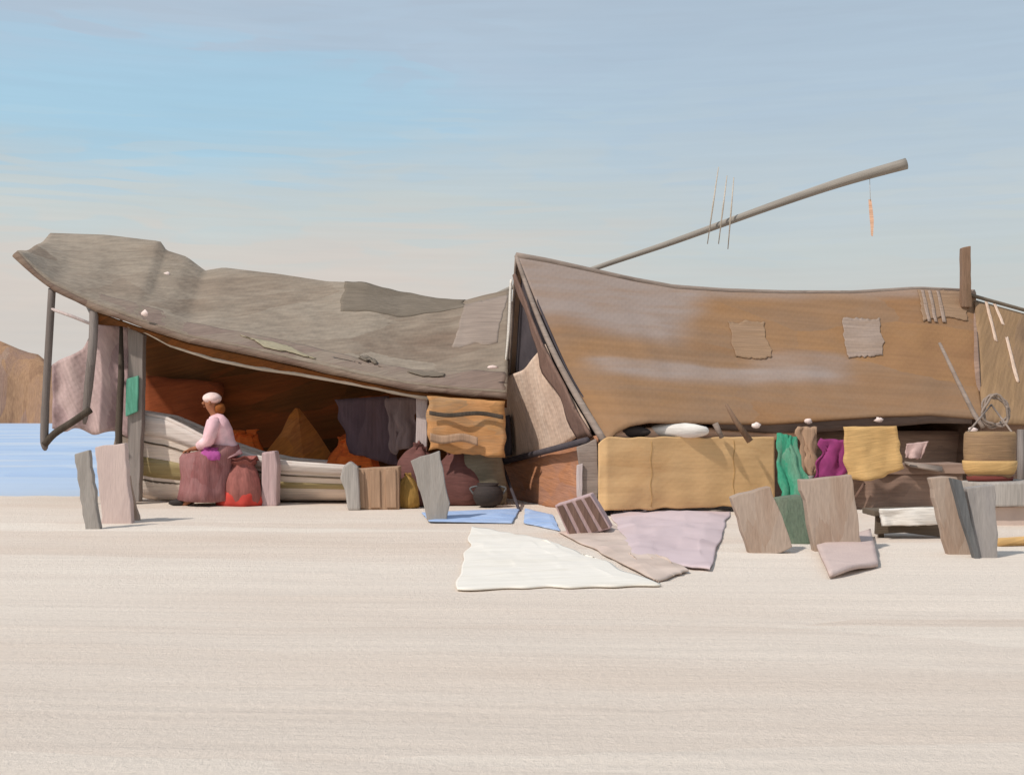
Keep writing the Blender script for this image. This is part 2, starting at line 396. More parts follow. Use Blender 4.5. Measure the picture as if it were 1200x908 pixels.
def onroof(fn, u0, u1, v0, v1, lift=.012, nu=10, nv=6, skew=0, th=.03, rag=1.0):
    k = rnd.uniform(0, 50)
    V, Fc = sheet(lambda a, b: fn(min(.998, max(.002, u0+(u1-u0)*a+skew*b+rag*(.008*nz((b*2.5, k, a*2), 1)+.004*nz((b*9, k, a*2), 1)))), v0+(v1-v0)*b+rag*(.022*nz((a*3, k, b), 1)+.008*nz((a*11, k, b), 1))), nu, nv, th, 0)
    def up(p): return Vector(p)+Vector((0, -.7, .7))*(lift+.016)
    return [up(p) for p in V], Fc
def upatch(px): return (px-18)/576
sub('patch', *onroof(canopy, .455, .56, .90, .965, .045, nu=24, skew=.05, th=.01), M['tan_patch'], cpy, sh)
sub('patch', *onroof(canopy, .69, .725, .85, .89, .045, skew=.01, th=.01), M['dark_patch'], cpy, sh)
sub('patch', *onroof(canopy, .80, .87, .89, .92, .045, nu=20, th=.01), M['dark_patch'], cpy, sh)
sub('patch', *onroof(lambda u, v: canopy(u, .262+(v-.262)*(1-.75*max(0, (u-.64)/.26)**1.5)+.0*u), .64, .90, .262, .50, .02, nu=40, nv=14, th=.01), M['dark_patch'], cpy, sh)
sub('patch', *onroof(lambda u, v: canopy(u, v), .90, .995, .30, .62, .02, nu=20, nv=14, skew=-.02, th=.01), M['mauve_patch'], cpy, sh)
sub('border', *onroof(lambda u, v: canopy(u, v+.05*nz((u*5, 0, 0), 1)*(v < .9)), .004, .996, .86, .985, .022, nu=110, nv=10, th=.008), M['mauve_border'], cpy, sh)
for (va, vb, ua, ub) in ((.36, .60, .23, .62), (.30, .45, .21, .34)):
    sub('fold', *tube([canopy(ua+(ub-ua)*i/30, va+(vb-va)*(i/30)**.8)+Vector((0, -.01, .0)) for i in range(31)], [.02*math.sin(math.pi*(i+.5)/31)+.004 for i in range(31)], 8), M['mauve_patch'], cpy, sh)
def eavept(px, dy=0, D=DE): return P(px, poly(EAVE, px)+dy, D)
xs = list(range(18, 596, 12))
obj('edge_rope', *tube([eavept(x, 2, DE-.01) for x in xs], [.042+.02*nz((x*.03, 0, 0), 1) for x in xs]), M['edge_brown'], sh)
LOW = [(140, 380), (165, 386), (200, 405), (250, 421), (300, 431), (350, 438), (420, 450), (490, 464), (594, 476)]
def val(u, v):
    px = 112+482*u
    a = eavept(px, 6, DE+.03); b = P(px, max(poly(LOW, px), poly(EAVE, px)+10), DE+.16)
    p = a.lerp(b, v); p.y += .03*nz((u*30, v*2, 0), 1); return p
obj('valance', *sheet(val, 80, 4, .025), M['brown_cloth'], sh)
obj('hem_rope', *tube([P(x, poly(LOW, x), DE+.12) for x in range(150, 520, 10)], [.018+.012*max(0, nz((x*.04, 1, 0), 1))+.00006*(x-150) for x in range(150, 520, 10)], 8), M['pale_rope'], sh)
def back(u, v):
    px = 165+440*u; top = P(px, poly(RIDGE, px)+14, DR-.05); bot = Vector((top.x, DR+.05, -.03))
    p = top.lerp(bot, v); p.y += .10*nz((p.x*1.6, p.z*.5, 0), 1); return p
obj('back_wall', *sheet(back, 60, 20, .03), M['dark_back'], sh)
# hanging pole frame under the high end
obj('pole', *tube(smoothpath([eavept(61, 4, DE+.05), P(58, 390, DE), P(54, 460, DE), P(52, 508, DE), P(53, 528, DE)], 20), [.05]*12+[.055]*6+[.045, .035, .015]), M['grey_wood'], sh)
obj('pole', *tube(smoothpath([eavept(110, 4, DE+.05), P(109, 400, DE), P(104, 450, DE), P(99, 497, DE)], 16), [.06]*12+[.055, .05, .045, .035, .02]), M['grey_wood'], sh)
obj('brace', *tube(smoothpath([P(52, 521, DE-.02), P(64, 508, DE-.02), P(84, 495, DE-.02), P(106, 480, DE-.02)], 12), .05), M['dark_wood'], sh)
obj('crossbar', *tube([P(60, 362, DE), P(85, 371, DE), P(110, 381, DE)], .022), M['lilac_post'], sh)
M['mauve_cloth'] = brush('mauve_cloth', [(150, 124, 122), (172, 146, 144), (188, 164, 158), (204, 182, 170)], (1.4, 1.4, .8), rot=(0, R(25), 0), dab=.5, weave=True)
MT = [(60, 428), (68, 422), (84, 417), (98, 408), (108, 388), (116, 376), (150, 384)]
def windb(u, v):
    px = 61+90*u; a = P(px, poly(MT, px), 16.75); b = P(px+2*math.sin(u*9), 502+8*u+3*math.sin(u*14), 16.75); p = a.lerp(b, v); p.y += .05*math.sin(u*16)*(.3+.7*v)+.04*nz((u*6, v*3, 0), 1); return p
WB = sheet(windb, 40, 20, .02)
# left end posts
V, Fc = prism([P(150, 383, 16.5), P(168, 392, 16.5), P(167, 452, 16.5), P(163, 588, 16.5), P(149, 588, 16.5), P(150, 440, 16.5)], (0, .16, 0), .006)
pst = obj('post', V, Fc, M['grey_post'], sh, smooth=False, bevel=.012)
V, Fc = prism([P(148, 444, 16.44), P(162, 440, 16.44), P(161, 482, 16.44), P(147, 488, 16.44)], (0, .05, 0), .006)
sub('wrapping', V, Fc, M['green_cloth'], pst, sh, smooth=False, bevel=.01)
obj('prop', *tube([P(142, 374, 16.6), P(142, 440, 16.6), P(139, 505, 16.6), P(141, 583, 16.6)], [.02, .045, .05, .04]), M['dark_wood'], sh)
V, Fc = prism([P(488, 456, DE+.2), P(501, 458, DE+.2), P(500, 520, DE+.2), P(499, 590, DE+.2), P(486, 590, DE+.2), P(487, 520, DE+.2)], (0, .12, 0), .006)
obj('post', V, Fc, M['lilac_post'], sh, smooth=False, bevel=.012)
M['white_bit'] = brush('white_bit', [(225, 200, 190), (240, 222, 212)], (3, 3, 3))
obj('tie', *blob(P(170, 371, DE-.08), (.05, .02, .08), 2, 8, 5, .8), M['white_bit'], sh)
obj('tie', *blob(canopy(.27, .47)+Vector((0, -.02, .0)), (.045, .02, .07), 5, 8, 5, .8), M['white_bit'], sh)
obj('tie', *blob(P(577, 432, DE-.0)+Vector((0, .1, 0)), (.07, .02, .05), 8, 8, 5, .8), M['white_bit'], sh)

# ------------------------------------------------------------------ right tent
M['ochre_canvas'] = brush('ochre_canvas', [(132, 98, 70), (146, 108, 74), (142, 112, 86), (152, 114, 78), (140, 104, 74)], (.3, .3, 1.2), rot=(0, R(-3), R(-18)), dab=.45, weave=True, bump=.22, fine=.08)
M['grey_patch'] = brush('grey_patch', [(148, 126, 110), (158, 138, 124), (146, 122, 102)], (.7, .7, 3), dab=.4, weave=True, bump=.25)
M['thin_patch'] = brush('thin_patch', [(148, 118, 90), (154, 126, 102)], (1, 1, 6), dab=.4)
M['seam'] = brush('seam', [(110, 96, 86), (150, 134, 122), (128, 110, 98)], (2, 2, 6))
M['cream_cloth'] = brush('cream_cloth', [(192, 164, 144), (210, 182, 160), (218, 194, 174)], (2, 2, 1.2), rot=(0, R(20), 0), weave=True)
M['white_cloth'] = brush('white_cloth', [(214, 205, 194), (226, 218, 208), (220, 212, 200)], (3, 3, 8))
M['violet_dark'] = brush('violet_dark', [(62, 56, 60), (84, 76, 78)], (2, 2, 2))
M['brown_flap'] = brush('brown_flap', [(96, 74, 64), (122, 96, 84), (108, 82, 70)], (3, 3, 1.2))
M['terracotta'] = brush('terracotta', [(150, 100, 70), (176, 122, 88), (164, 120, 98), (188, 130, 90)], (1.5, 1.5, 4), rot=(0, R(-8), 0))
M['ochre_wall'] = brush('ochre_wall', [(206, 164, 114), (212, 172, 122), (218, 178, 128), (202, 158, 108)], (.8, .8, 2.2), dab=.45, weave=True, fine=.06, bump=.12)
M['ochre_seam'] = brush('ochre_seam', [(170, 132, 82), (186, 148, 98)], (4, 4, 4))
M['taupe_wall'] = brush('taupe_wall', [(112, 90, 78), (136, 112, 98), (150, 124, 108), (126, 100, 86)], (.8, .8, 2.5), dab=.5)
M['peach'] = brush('peach', [(212, 164, 130), (224, 180, 150), (216, 160, 122)], (1, 1, 5))
M['brown_post'] = brush('brown_post', [(116, 92, 72), (140, 112, 92)], (4, 4, 2))

RID2 = [(605, 300), (640, 306), (690, 317), (740, 328), (790, 337), (850, 341), (920, 343), (1000, 343), (1075, 338), (1143, 341)]
EAV2 = [(711, 521), (722, 508), (738, 500), (760, 496), (830, 497), (900, 498), (960, 494), (1030, 489), (1090, 487), (1152, 492)]
def Dr(px): return 16.3+2.4*(px-605)/538
def De(px): return 14.5+2.3*(px-711)/441
def roof2(u, v):
    rx = 605+538*u; ex = 711+441*u
    r = P(rx, poly(RID2, rx), Dr(rx)); e = P(ex, poly(EAV2, ex), De(ex))
    if v < .3:
        b = Vector((-.13, 18.3, .47)).lerp(Vector((5.9, 20.6, .6)), u); return b.lerp(r, v/.3)
    t = (v-.3)/.7; p = r.lerp(e, t); s = math.sin(math.pi*t)
    n = Vector((.2, -.7, .65))
    return p+n*(-.10*s+.05*s*nz((u*6, t*2, 1), 1)+.02*s*nz((u*18, t*5, 1), 1))
tn = root('ridge_tent', Vector((3.4, 16.8, 0)), 'big ochre brown ridge tent with grey patched roof and pale open gable', 'tent')
rf = obj('roof', *sheet(roof2, 160, 60, .025), M['ochre_canvas'], tn)
def rv(t): return .3+.7*t
def sst(a, b, x): x = min(1, max(0, (x-a)/(b-a))); return x*x*(3-2*x)
def bleach(u, v):
    if v < .3: return .3
    t = (v-.3)/.7; w = u+.03*nz((u*3, t*9, 0), 1); y = t+.05*nz((u*5, t*2, 3), 1)
    a = (1-sst(.36, .46, w+.25*y))*(1-sst(.34, .50, y-.25*w+.06))
    b = .75*sst(.02, .12, w)*(1-sst(.62, .72, w))*sst(.56, .60, y)*(1-sst(.66, .74, y))
    c = .55*(1-sst(.03, .10, y))
    d = .5*sst(.42, .50, w)*(1-sst(.66, .72, w))*sst(.44, .50, y)*(1-sst(.62, .68, y))
    return max(a, b*1.15, c, d)
_at = rf.data.attributes.new('bleach', 'FLOAT', 'POINT')
for i in range(len(rf.data.vertices)):
    q = i % (161*61); _at.data[i].value = bleach((q//61)/160, (q % 61)/60)
def add_bleach(m, col):
    nt = m.node_tree; N = nt.nodes; L = nt.links; b = N['Principled BSDF']
    a = N.new('ShaderNodeAttribute'); a.attribute_name = 'bleach'
    src = b.inputs['Base Color'].links[0].from_socket
    tc = N.new('ShaderNodeTexCoord'); mp = N.new('ShaderNodeMapping'); mp.inputs['Scale'].default_value = (.6, .6, 5); mp.inputs['Rotation'].default_value = (0, R(-4), R(-18)); L.new(tc.outputs['Object'], mp.inputs['Vector'])
    n = N.new('ShaderNodeTexNoise'); n.inputs['Scale'].default_value = 2; n.inputs['Detail'].default_value = 6; L.new(mp.outputs[0], n.inputs['Vector'])
    k = N.new('ShaderNodeMapRange'); k.inputs[1].default_value = .25; k.inputs[2].default_value = .65; k.inputs[3].default_value = .55; k.inputs[4].default_value = 1.1; L.new(n.outputs['Fac'], k.inputs[0])
    f = N.new('ShaderNodeMath'); f.operation = 'MULTIPLY'; f.use_clamp = True; L.new(a.outputs['Fac'], f.inputs[0]); L.new(k.outputs[0], f.inputs[1])
    mx = N.new('ShaderNodeMix'); mx.data_type = 'RGBA'; L.new(f.outputs[0], mx.inputs[0]); L.new(src, mx.inputs[6]); mx.inputs[7].default_value = lin(col); L.new(mx.outputs[2], b.inputs['Base Color'])
add_bleach(M['ochre_canvas'], (156, 139, 129))
for (u0, u1, t0, t1, sk, mt) in [(.44, .52, .24, .50, -.01, 'thin_patch'),
                                 (.70, .785, .22, .52, -.01, 'grey_patch'), (.87, .975, .02, .25, .01, 'thin_patch')]:
    sub('patch', *onroof(roof2, max(u0, .002), u1, rv(t0), rv(t1), .016+.004*rnd.random(), nu=60, nv=16, skew=sk, th=.008), M[mt], rf, tn)
for u in (.878, .893, .912):
    sub('stripe', *onroof(roof2, u, u+.008, rv(.03), rv(.27), .026, 3, 12, skew=.012, th=.008, rag=.25), M['grey_patch'], rf, tn)
obj('ridge_rope', *tube([P(x, poly(RID2, x)+2, Dr(x))+Vector((0, 0, .02)) for x in range(605, 1140, 14)], [.055-.02*i/38 for i in range(len(range(605, 1140, 14)))], 8), M['seam'], tn)
# gable end
apex = P(605, 300, 16.3); fr = P(710, 520, 14.5); bk = Vector((-.13, 18.3, .47))
gdir = (apex-bk)
def edgeF(t):     # front gable edge, slightly slack
    return apex.lerp(fr, t)+Vector((-.18, -.1, -.10))*math.sin(math.pi*t)*.5
def edgeB(t): return apex.lerp(bk, t)+Vector((0, -.05, -.06))*math.sin(math.pi*t)
gp = [edgeF(i/20) for i in range(21)]
obj('edge_seam', *tube(gp, [.028+.02*i/20 for i in range(21)], 8), M['seam'], tn)
obj('edge_seam', *tube([edgeB(i/20) for i in range(21)], [.02]*21, 8), M['seam'], tn)
obj('gable_cloth', *sheet(lambda u, v: edgeB(.53+.47*v+.03*u).lerp(edgeF(.50+.46*v+.03*math.sin(u*5)), u*.97)+Vector((-.03, .02, .04*nz((u*3, v*4, 2), 1))), 24, 24, .025, .03), M['cream_cloth'], tn)
obj('opening_shade', *sheet(lambda u, v: edgeB(.05+.93*v).lerp(edgeF(.05+.93*v), u)+Vector((.10, .05, -.03)), 14, 14, .02, .02), M['violet_dark'], tn)  # dark panel added so the gable opening looks shaded inside
obj('flap', *sheet(lambda u, v: edgeF(.10+.86*v).lerp(edgeB(.12+.88*v), .02+.13*u*(1.1-.25*v)*(1+.7*nz((v*6, 0, 0), 1)))+Vector((-.10, -.05, 0)), 6, 24, .03, .04), M['brown_flap'], tn)
obj('flap', *sheet(lambda u, v: edgeB(.10+.38*v).lerp(edgeF(.10+.38*v), .0+.16*u*(1-.85*v))+Vector((-.05, -.05, 0)), 5, 20, .02, .02), M['white_cloth'], tn)
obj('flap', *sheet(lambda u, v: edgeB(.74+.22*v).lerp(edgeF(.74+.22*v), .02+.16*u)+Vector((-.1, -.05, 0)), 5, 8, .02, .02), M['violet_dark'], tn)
def gskirt(u, v):
    a = edgeB(.985).lerp(edgeF(.955), u); a.x -= .02; b = Vector((a.x-.05, a.y, -.02)); return a.lerp(b, v)+Vector((.03*nz((u*5, v*3, 0), 1), 0, 0))
obj('gable_skirt', *sheet(gskirt, 20, 10, .025), M['terracotta'], tn)
obj('guy_rope', *tube([edgeB(.985)+Vector((-.06, -.1, 0)), P(697, 516, 14.5)+Vector((-.10, -.03, 0))], .045, 8), M['violet_dark'], tn)
obj('guy_rope', *tube([edgeB(.96)+Vector((-.06, -.15, 0)), G(609, 599)], .022, 8), M['violet_dark'], tn)
V, Fc = prism([P(676, 524, 14.45), P(699, 514, 14.45), P(702, 560, 14.45), P(699, 606, 14.45), P(682, 606, 14.45), P(681, 560, 14.45)], (0, .12, 0), .006)
cp = obj('corner_post', V, Fc, M['seam'], tn, smooth=False, bevel=.012)
V, Fc = prism([P(676, 545, 14.40), P(683, 543, 14.40), P(682, 582, 14.40), P(676, 582, 14.40)], (0, .04, 0), .004)
sub('wrapping', V, Fc, M['lilac_post'], cp, tn, smooth=False, bevel=.006)
obj('wedge', *prism([P(670, 476, 15.0), P(676, 486, 15.0), P(690, 510, 14.9), P(679, 505, 14.9)], (0, .05, 0), .003), brush('orange', [(226, 130, 70), (216, 110, 50)]), tn, smooth=False)
# walls
wl = [(700, 526), (703, 517), (711, 513), (800, 512), (900, 511), (906, 516), (906, 598)]
def fwall(u, v):
    px = 701+206*u; D = De(max(px, 711))-.05
    top = 512+8*max(0, 1-u*14)**2; bot = 592+6*(1-u)
    p = P(px, top, D).lerp(P(px, bot, D), v); p.y += .025*nz((u*5, v*2, 0), 1)-.012*abs(nz((u*3+v*1.3, v*4-u*2, 7), 1))+.005*math.sin(u*38+3*nz((u*4, v*2, 2), 1))*v; p.z += .03*nz((u*9, 3, 0), 1)*(v < .08)+.02*nz((u*12, 8, 0), 1)*(v > .92); return p
fw = obj('front_wall', *sheet(fwall, 110, 40, .012), M['ochre_wall'], tn)
for us in (.30, .77):
    sub('seam', *tube([fwall(us+.004*math.sin(i), .05+.9*i/16)+Vector((0, -.010, 0)) for i in range(17)], .008, 6), M['ochre_seam'], fw, tn)
obj('rail', *tube([P(x, 508+(1 if x < 760 else 0), De(max(711, x))+.16) for x in range(702, 940, 12)], [(.06, .085)]*len(range(702, 940, 12)), 8), M['peach'], tn)
def bwall(u, v):
    a = Vector((-.10, 18.25, .5)).lerp(Vector((5.9, 20.5, .62)), u); b = Vector((a.x, a.y, -.03)); return a.lerp(b, v)+Vector((0, .05*nz((u*9, v, 0), 1), 0))
obj('back_wall', *sheet(bwall, 30, 6, .03), M['taupe_wall'], tn)
r1 = P(1143, 341, Dr(1143)); e1 = P(1152, 492, De(1152)); b1 = Vector((5.9, 20.6, .6))
obj('far_gable', *sheet(lambda u, v: r1.lerp(Vector(b1).lerp(e1, u)*1, v) if v < .75 else (r1.lerp(Vector(b1).lerp(e1, u), .75)).lerp(Vector((Vector(b1).lerp(e1, u).x, Vector(b1).lerp(e1, u).y, -.03)), (v-.75)/.25), 12, 16, .03), M['taupe_wall'], tn)
def iwall(u, v):
    px = 900+250*u; p = P(px, 505, De(px)+1.0); b = Vector((p.x, p.y, -.03)); return p.lerp(b, v)+Vector((0, .08*nz((u*9, v*2, 4), 1), 0))
obj('inner_curtain', *sheet(iwall, 30, 10, .03), M['taupe_wall'], tn)
def val2(u, v):
    px = 838+300*u; a = P(px, poly(EAV2, px)-3, De(px)+.03); b = P(px, poly(EAV2, px)+5+7*math.sin(math.pi*u), De(px)+.08); return a.lerp(b, v)
M['eave_brown'] = brush('eave_brown', [(84, 70, 62), (112, 94, 84), (98, 80, 70)], (2, 2, 8))
M['charcoal'] = brush('charcoal', [(48, 42, 40), (72, 62, 58)], (2, 2, 8))
obj('valance', *sheet(val2, 30, 3, .02), M['eave_brown'], tn)
V, Fc = prism([P(1128, 290, 18.3), P(1138, 288, 18.3), P(1138, 322, 18.3), P(1139, 360, 18.3), P(1127, 360, 18.3), P(1128, 325, 18.3)], (0, .13, 0), .006)
obj('ridge_post', V, Fc, M['brown_post'], tn, smooth=False, bevel=.015)
for (px, py) in ((947, 493), (1030, 491), (886, 498), (1140, 503)):
    obj('tie', *blob(P(px, py+4, De(px)-.06), (.055, .02, .075), px, 8, 5, .8), M['white_bit'], tn)
obj('tie', *tube([P(1007, 362, 18.05), P(1011, 353, 18.1)], [.03, .008], 6), M['white_cloth'], tn)
obj('peg', *tube([P(851, 474, 14.95), P(862, 493, 14.95), P(879, 517, 14.95)], [.02, .035, .045], 8), M['brown_post'], tn)
obj('peg', *tube([P(838, 496, 15.0), P(846, 513, 15.0)], [.04, .03], 8), M['seam'], tn)

# neighbouring tent at the right border
M['taupe_canvas'] = brush('taupe_canvas', [(126, 102, 82), (142, 114, 86), (148, 118, 86), (134, 108, 88)], (.8, .8, 2.0), rot=(0, R(55), 0), dab=.45, weave=True, bump=.25)
t2 = root('side_tent', Vector((7.2, 16.4, 0)), 'taupe canvas tent cut off by the right border, beside the post on the big roof', 'tent')
def roof3(u, v):
    r = P(1141, 349, 18.55).lerp(P(1330, 402, 19.3), u); r.z -= .10*math.sin(math.pi*min(1, u*1.4))*0
    e = P(1151, 496, 16.72).lerp(P(1350, 506, 17.4), u)
    if v < .3:
        b = r+Vector((0, 1.9, -1.6)); return b.lerp(r, v/.3)
    t = (v-.3)/.7; p = r.lerp(e, t); s = math.sin(math.pi*t); p.z -= .12*s; return p+Vector((0, 0, .04*s*nz((u*5, t*3, 3), 1)))
rf3 = obj('roof', *sheet(roof3, 40, 24, .035), M['taupe_canvas'], t2)
obj('ridge_rope', *tube([P(1136, 347, 18.5).lerp(P(1330, 401, 19.3), i/14)+Vector((0, 0, .02)) for i in range(15)], .03, 8), M['dark_patch'], t2)
for (u0, t0, t1) in ((.06, .02, .30), (.11, .02, .16), (.17, .25, .60)):
    sub('stripe', *onroof(roof3, u0, u0+.018, rv(t0), rv(t1), .022, 3, 14, skew=.045, th=.01, rag=.4), M['cream_cloth'], rf3, t2)
def w3(u, v):
    e = P(1149, 478, 17.25).lerp(P(1350, 486, 18.0), u); return Vector(e).lerp(Vector((e.x, e.y, -.03)), v)+Vector((0, .05*nz((u*7, v*2, 0), 1), 0))
obj('front_wall', *sheet(w3, 20, 8, .03), M['taupe_wall'], t2)
obj('pole', *tube([P(1196, 503, 16.85), P(1196, 595, 16.85)], .05, 8), M['grey_wood'], t2)

# ------------------------------------------------------------------ long leaning yard above the tent
M['yard'] = brush('yard', [(128, 120, 110), (152, 144, 134), (168, 158, 146)], (1, 1, 8), rot=(0, R(18), 0))
yd = root('leaning_pole', Vector((P(640, 330, 19.5).x, 19.5, 0)), 'long weathered pole slanting up across the sky behind the ochre tent', 'pole')
DY = 19.6
path = smoothpath([Vector((P(470, 400, DY).x, DY+.4, -.1)), P(560, 365, DY+.3), P(690, 317, DY), P(790, 283, DY-.1), P(900, 243, DY-.2), P(985, 214, DY-.3), P(1062, 192, DY-.4)], 40)
obj('pole', *tube(path, [.030+.0016*i*(.35+.65*(i/40)) for i in range(41)], 12), M['yard'], yd)
for (xa, ya, xb, yb) in ((842, 196, 829, 286), (852, 206, 842, 286), (860, 208, 853, 292)):
    obj('stick', *tube([P(xa, ya, DY-.28), P((xa+xb)/2, (ya+yb)/2, DY-.28), P(xb, yb, DY-.28)], [.007, .013, .007], 6), M['pale_rope'], yd)
obj('cord', *tube([P(1019, 204, DY-.34), P(1020, 236, DY-.34)], .004, 6), M['pale_rope'], yd)
obj('pennant', *prism([P(1018, 234, DY-.34), P(1021, 234, DY-.34), P(1024, 258, DY-.34), P(1023, 277, DY-.34), P(1021, 276, DY-.34)], (0, .015, 0), .003), M['peach'], yd, smooth=False)

# ------------------------------------------------------------------ beached rowing boat under the canopy
M['boat_white'] = brush('boat_white', [(196, 182, 174), (216, 204, 194), (206, 190, 180)], (1, 1, 6))
M['boat_cream'] = brush('boat_cream', [(206, 186, 172), (220, 204, 190), (212, 196, 176)], (.9, 1, 5))
M['boat_ochre'] = brush('boat_ochre', [(128, 112, 72), (156, 138, 96), (176, 160, 124)], (1, 1, 6))
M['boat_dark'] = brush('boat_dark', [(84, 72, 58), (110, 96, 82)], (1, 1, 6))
bt = root('rowing_boat', Vector((-3.9, 17.0, 0)), 'pale cream rowing boat with ochre band pulled up under the grey canopy', 'boat')
SHEER = [(146, 480), (165, 483), (200, 489), (225, 500), (260, 518), (300, 532), (340, 540), (420, 546)]
def half(px): 
    t = (px-146)/(420-146); return .06+.46*math.sin(math.pi*min(1, (t*.62+.02)))**.7
def hullpt(u, k, grow=0):
    px = 146+274*u; D = 17.05; x = (px-600)/F*D; w = half(px)+grow; z1 = H+(HY-poly(SHEER, px))/F*D
    z0 = .04+.28*max(0, 1-u*5)**2
    s = abs(k)                                  # 0 keel .. 1 gunwale
    yy = w*(s**.45)*(1 if s else 0); zz = z0+(z1-z0)*s**1.25
    return Vector((x-.25*(1-u*4)*(s-1)*-1*(1 if u < .25 else 0), D+(yy if k > 0 else -yy), zz-grow*.3*(0 if s > .1 else 1)))
def hull(u, v): return hullpt(u, v*2-1)
obj('hull', *sheet(hull, 44, 24, .03), M['boat_cream'], bt)
def strip(k0, k1, grow): return sheet(lambda u, v: hullpt(.01+.985*u, -(k0+(k1-k0)*v), grow), 44, 3, .012)
obj('band', *strip(.34, .56, .055), M['boat_ochre'], bt)
obj('band', *strip(.80, .985, .05), M['boat_white'], bt)
obj('band', *strip(.12, .30, .055), M['boat_dark'], bt)
obj('rubbing_strip', *tube([hullpt(i/40, -.72, .04) for i in range(41)], .013, 6), M['boat_dark'], bt)
obj('gunwale', *tube([hullpt(i/40, -1, .01) for i in range(41)], .03, 8), M['boat_white'], bt)
obj('gunwale', *tube([hullpt(i/40, 1, .01) for i in range(41)], .03, 8), M['boat_white'], bt)
obj('transom', *sheet(lambda u, v: hullpt(.995, -(1-v)).lerp(hullpt(.995, (1-v)), u), 6, 8, .03), M['boat_dark'], bt)
for u in (.4, .7):
    a, b = hullpt(u, -.8), hullpt(u, .8)
    obj('thwart', *prism([a+Vector((-.1, .02, 0)), a+Vector((.1, .02, 0)), b+Vector((.1, -.02, 0)), b+Vector((-.1, -.02, 0))], (0, 0, -.03), 0), M['boat_dark'], bt, smooth=False)

# ------------------------------------------------------------------ goods under the canopy
M['maroon'] = brush('maroon', [(84, 54, 50), (108, 70, 64), (96, 62, 56)], (2, 2, 3))
M['redbrown'] = brush('redbrown', [(136, 82, 74), (152, 94, 86), (160, 84, 74)], (3, 3, 2))
M['red'] = brush('red', [(196, 62, 52), (176, 72, 62)], (3, 3, 3))
M['lilac_pink'] = brush('lilac_pink', [(176, 148, 146), (198, 172, 168)], (4, 4, 1.5))
M['brown_ochre'] = brush('brown_ochre', [(146, 84, 34), (186, 114, 50), (166, 100, 50), (200, 130, 70)], (2, 2, 3), rot=(0, R(40), 0))
M['orange_red'] = brush('orange_red', [(206, 88, 34), (226, 112, 46), (186, 70, 28)], (2, 2, 5))
M['purple_dark'] = brush('purple_dark', [(70, 54, 64), (100, 82, 88), (92, 62, 56)], (2, 2, 1))
M['orange_cloth'] = brush('orange_cloth', [(128, 104, 76), (178, 130, 82), (196, 142, 92), (168, 132, 96), (204, 150, 92)], (2, 2, 6), dab=.6)
M['olive'] = brush('olive', [(104, 96, 80), (126, 116, 98), (116, 104, 84)], (2, 2, 3))
M['pale_grey'] = brush('pale_grey', [(156, 148, 140), (176, 168, 160)], (4, 4, 1.5))
M['tan'] = brush('tan', [(150, 120, 96), (170, 138, 112), (162, 132, 110)], (3, 3, 1))
M['ochre_sack'] = brush('ochre_sack', [(140, 106, 50), (164, 126, 66)], (3, 3, 2))
M['taupe'] = brush('taupe', [(150, 130, 116), (168, 148, 132), (156, 132, 114), (176, 156, 144)], (4, 4, 1), fine=.08)
M['grey_board'] = brush('grey_board', [(132, 124, 116), (154, 146, 138), (142, 132, 124)], (5, 5, 1), fine=.08)
M['pinkish'] = brush('pinkish', [(190, 168, 160), (204, 182, 172)], (4, 4, 1), fine=.06)
M['bluegrey'] = brush('bluegrey', [(128, 122, 118), (150, 142, 136), (136, 130, 128)], (4, 4, 1), fine=.08)
M['slate'] = brush('slate', [(88, 88, 88), (112, 110, 108)], (4, 4, 1))

def single(name, vf, mat, label, cat, group=None, base=None, **kw):
    V, Fc = vf
    if base is None:
        mn = min(v[2] for v in V); base = Vector((sum(v[0] for v in V)/len(V), sum(v[1] for v in V)/len(V), max(mn, 0)))
    o = obj(name, V, Fc, mat, None, base, **kw); return tag(o, label, cat, group)

single('windbreak_cloth', WB, M['mauve_cloth'], 'pale mauve windbreak cloth hung between the thin poles at the left end of the shelter', 'cloth', base=P(105, 505, 16.75))
# bale the person sits on
D0 = 16.35
bl = root('bale', G(287, 592), 'red brown cloth bale that the pink clad person sits on', 'bale')
V, Fc = sackform(G(287, 592)+Vector((-.02, .0, -.01)), (.27, .26, .66), 3, .1, top=.7)
obj('bale_cover', V, Fc, M['redbrown'], bl)
obj('hem_cloth', *lathe(G(284, 592)+Vector((-.02, 0, -.005)), [(.30, 0), (.315, .06), (.305, .15), (.29, .21), (.2, .22)], 36, 1, .95, 4, .22), M['red'], bl)
single('upright_bundle', prism([P(306, 530, 16.25), P(322, 528, 16.25), P(325, 545, 16.25), P(324, 594, 16.25), P(306, 594, 16.25)], (.02, .2, 0), .008), M['lilac_pink'],
       'narrow lilac pink bundle standing upright right of the red brown bale', 'bundle', smooth=False, bevel=.03)
single('tarpaulin_heap', lathe(Vector((P(348, 500, 18).x, 18.0, -.02)), [(.68, 0), (.66, .25), (.62, .5), (.5, .72), (.3, 1.0), (.12, 1.26), (.03, 1.36)], 5, 1.0, .7, 4, .25), M['brown_ochre'],
       'brown ochre tarpaulin pulled up to a peak behind the rowing boat', 'tarpaulin', smooth=False)
single('cloth_heap', sackform(Vector((P(413, 530, 17.5).x, 17.5, 0)), (.40, .3, .92), 14, .2, top=.5), M['orange_red'],
       'orange red cloth heap in the shade right of the peaked brown tarpaulin', 'cloth')
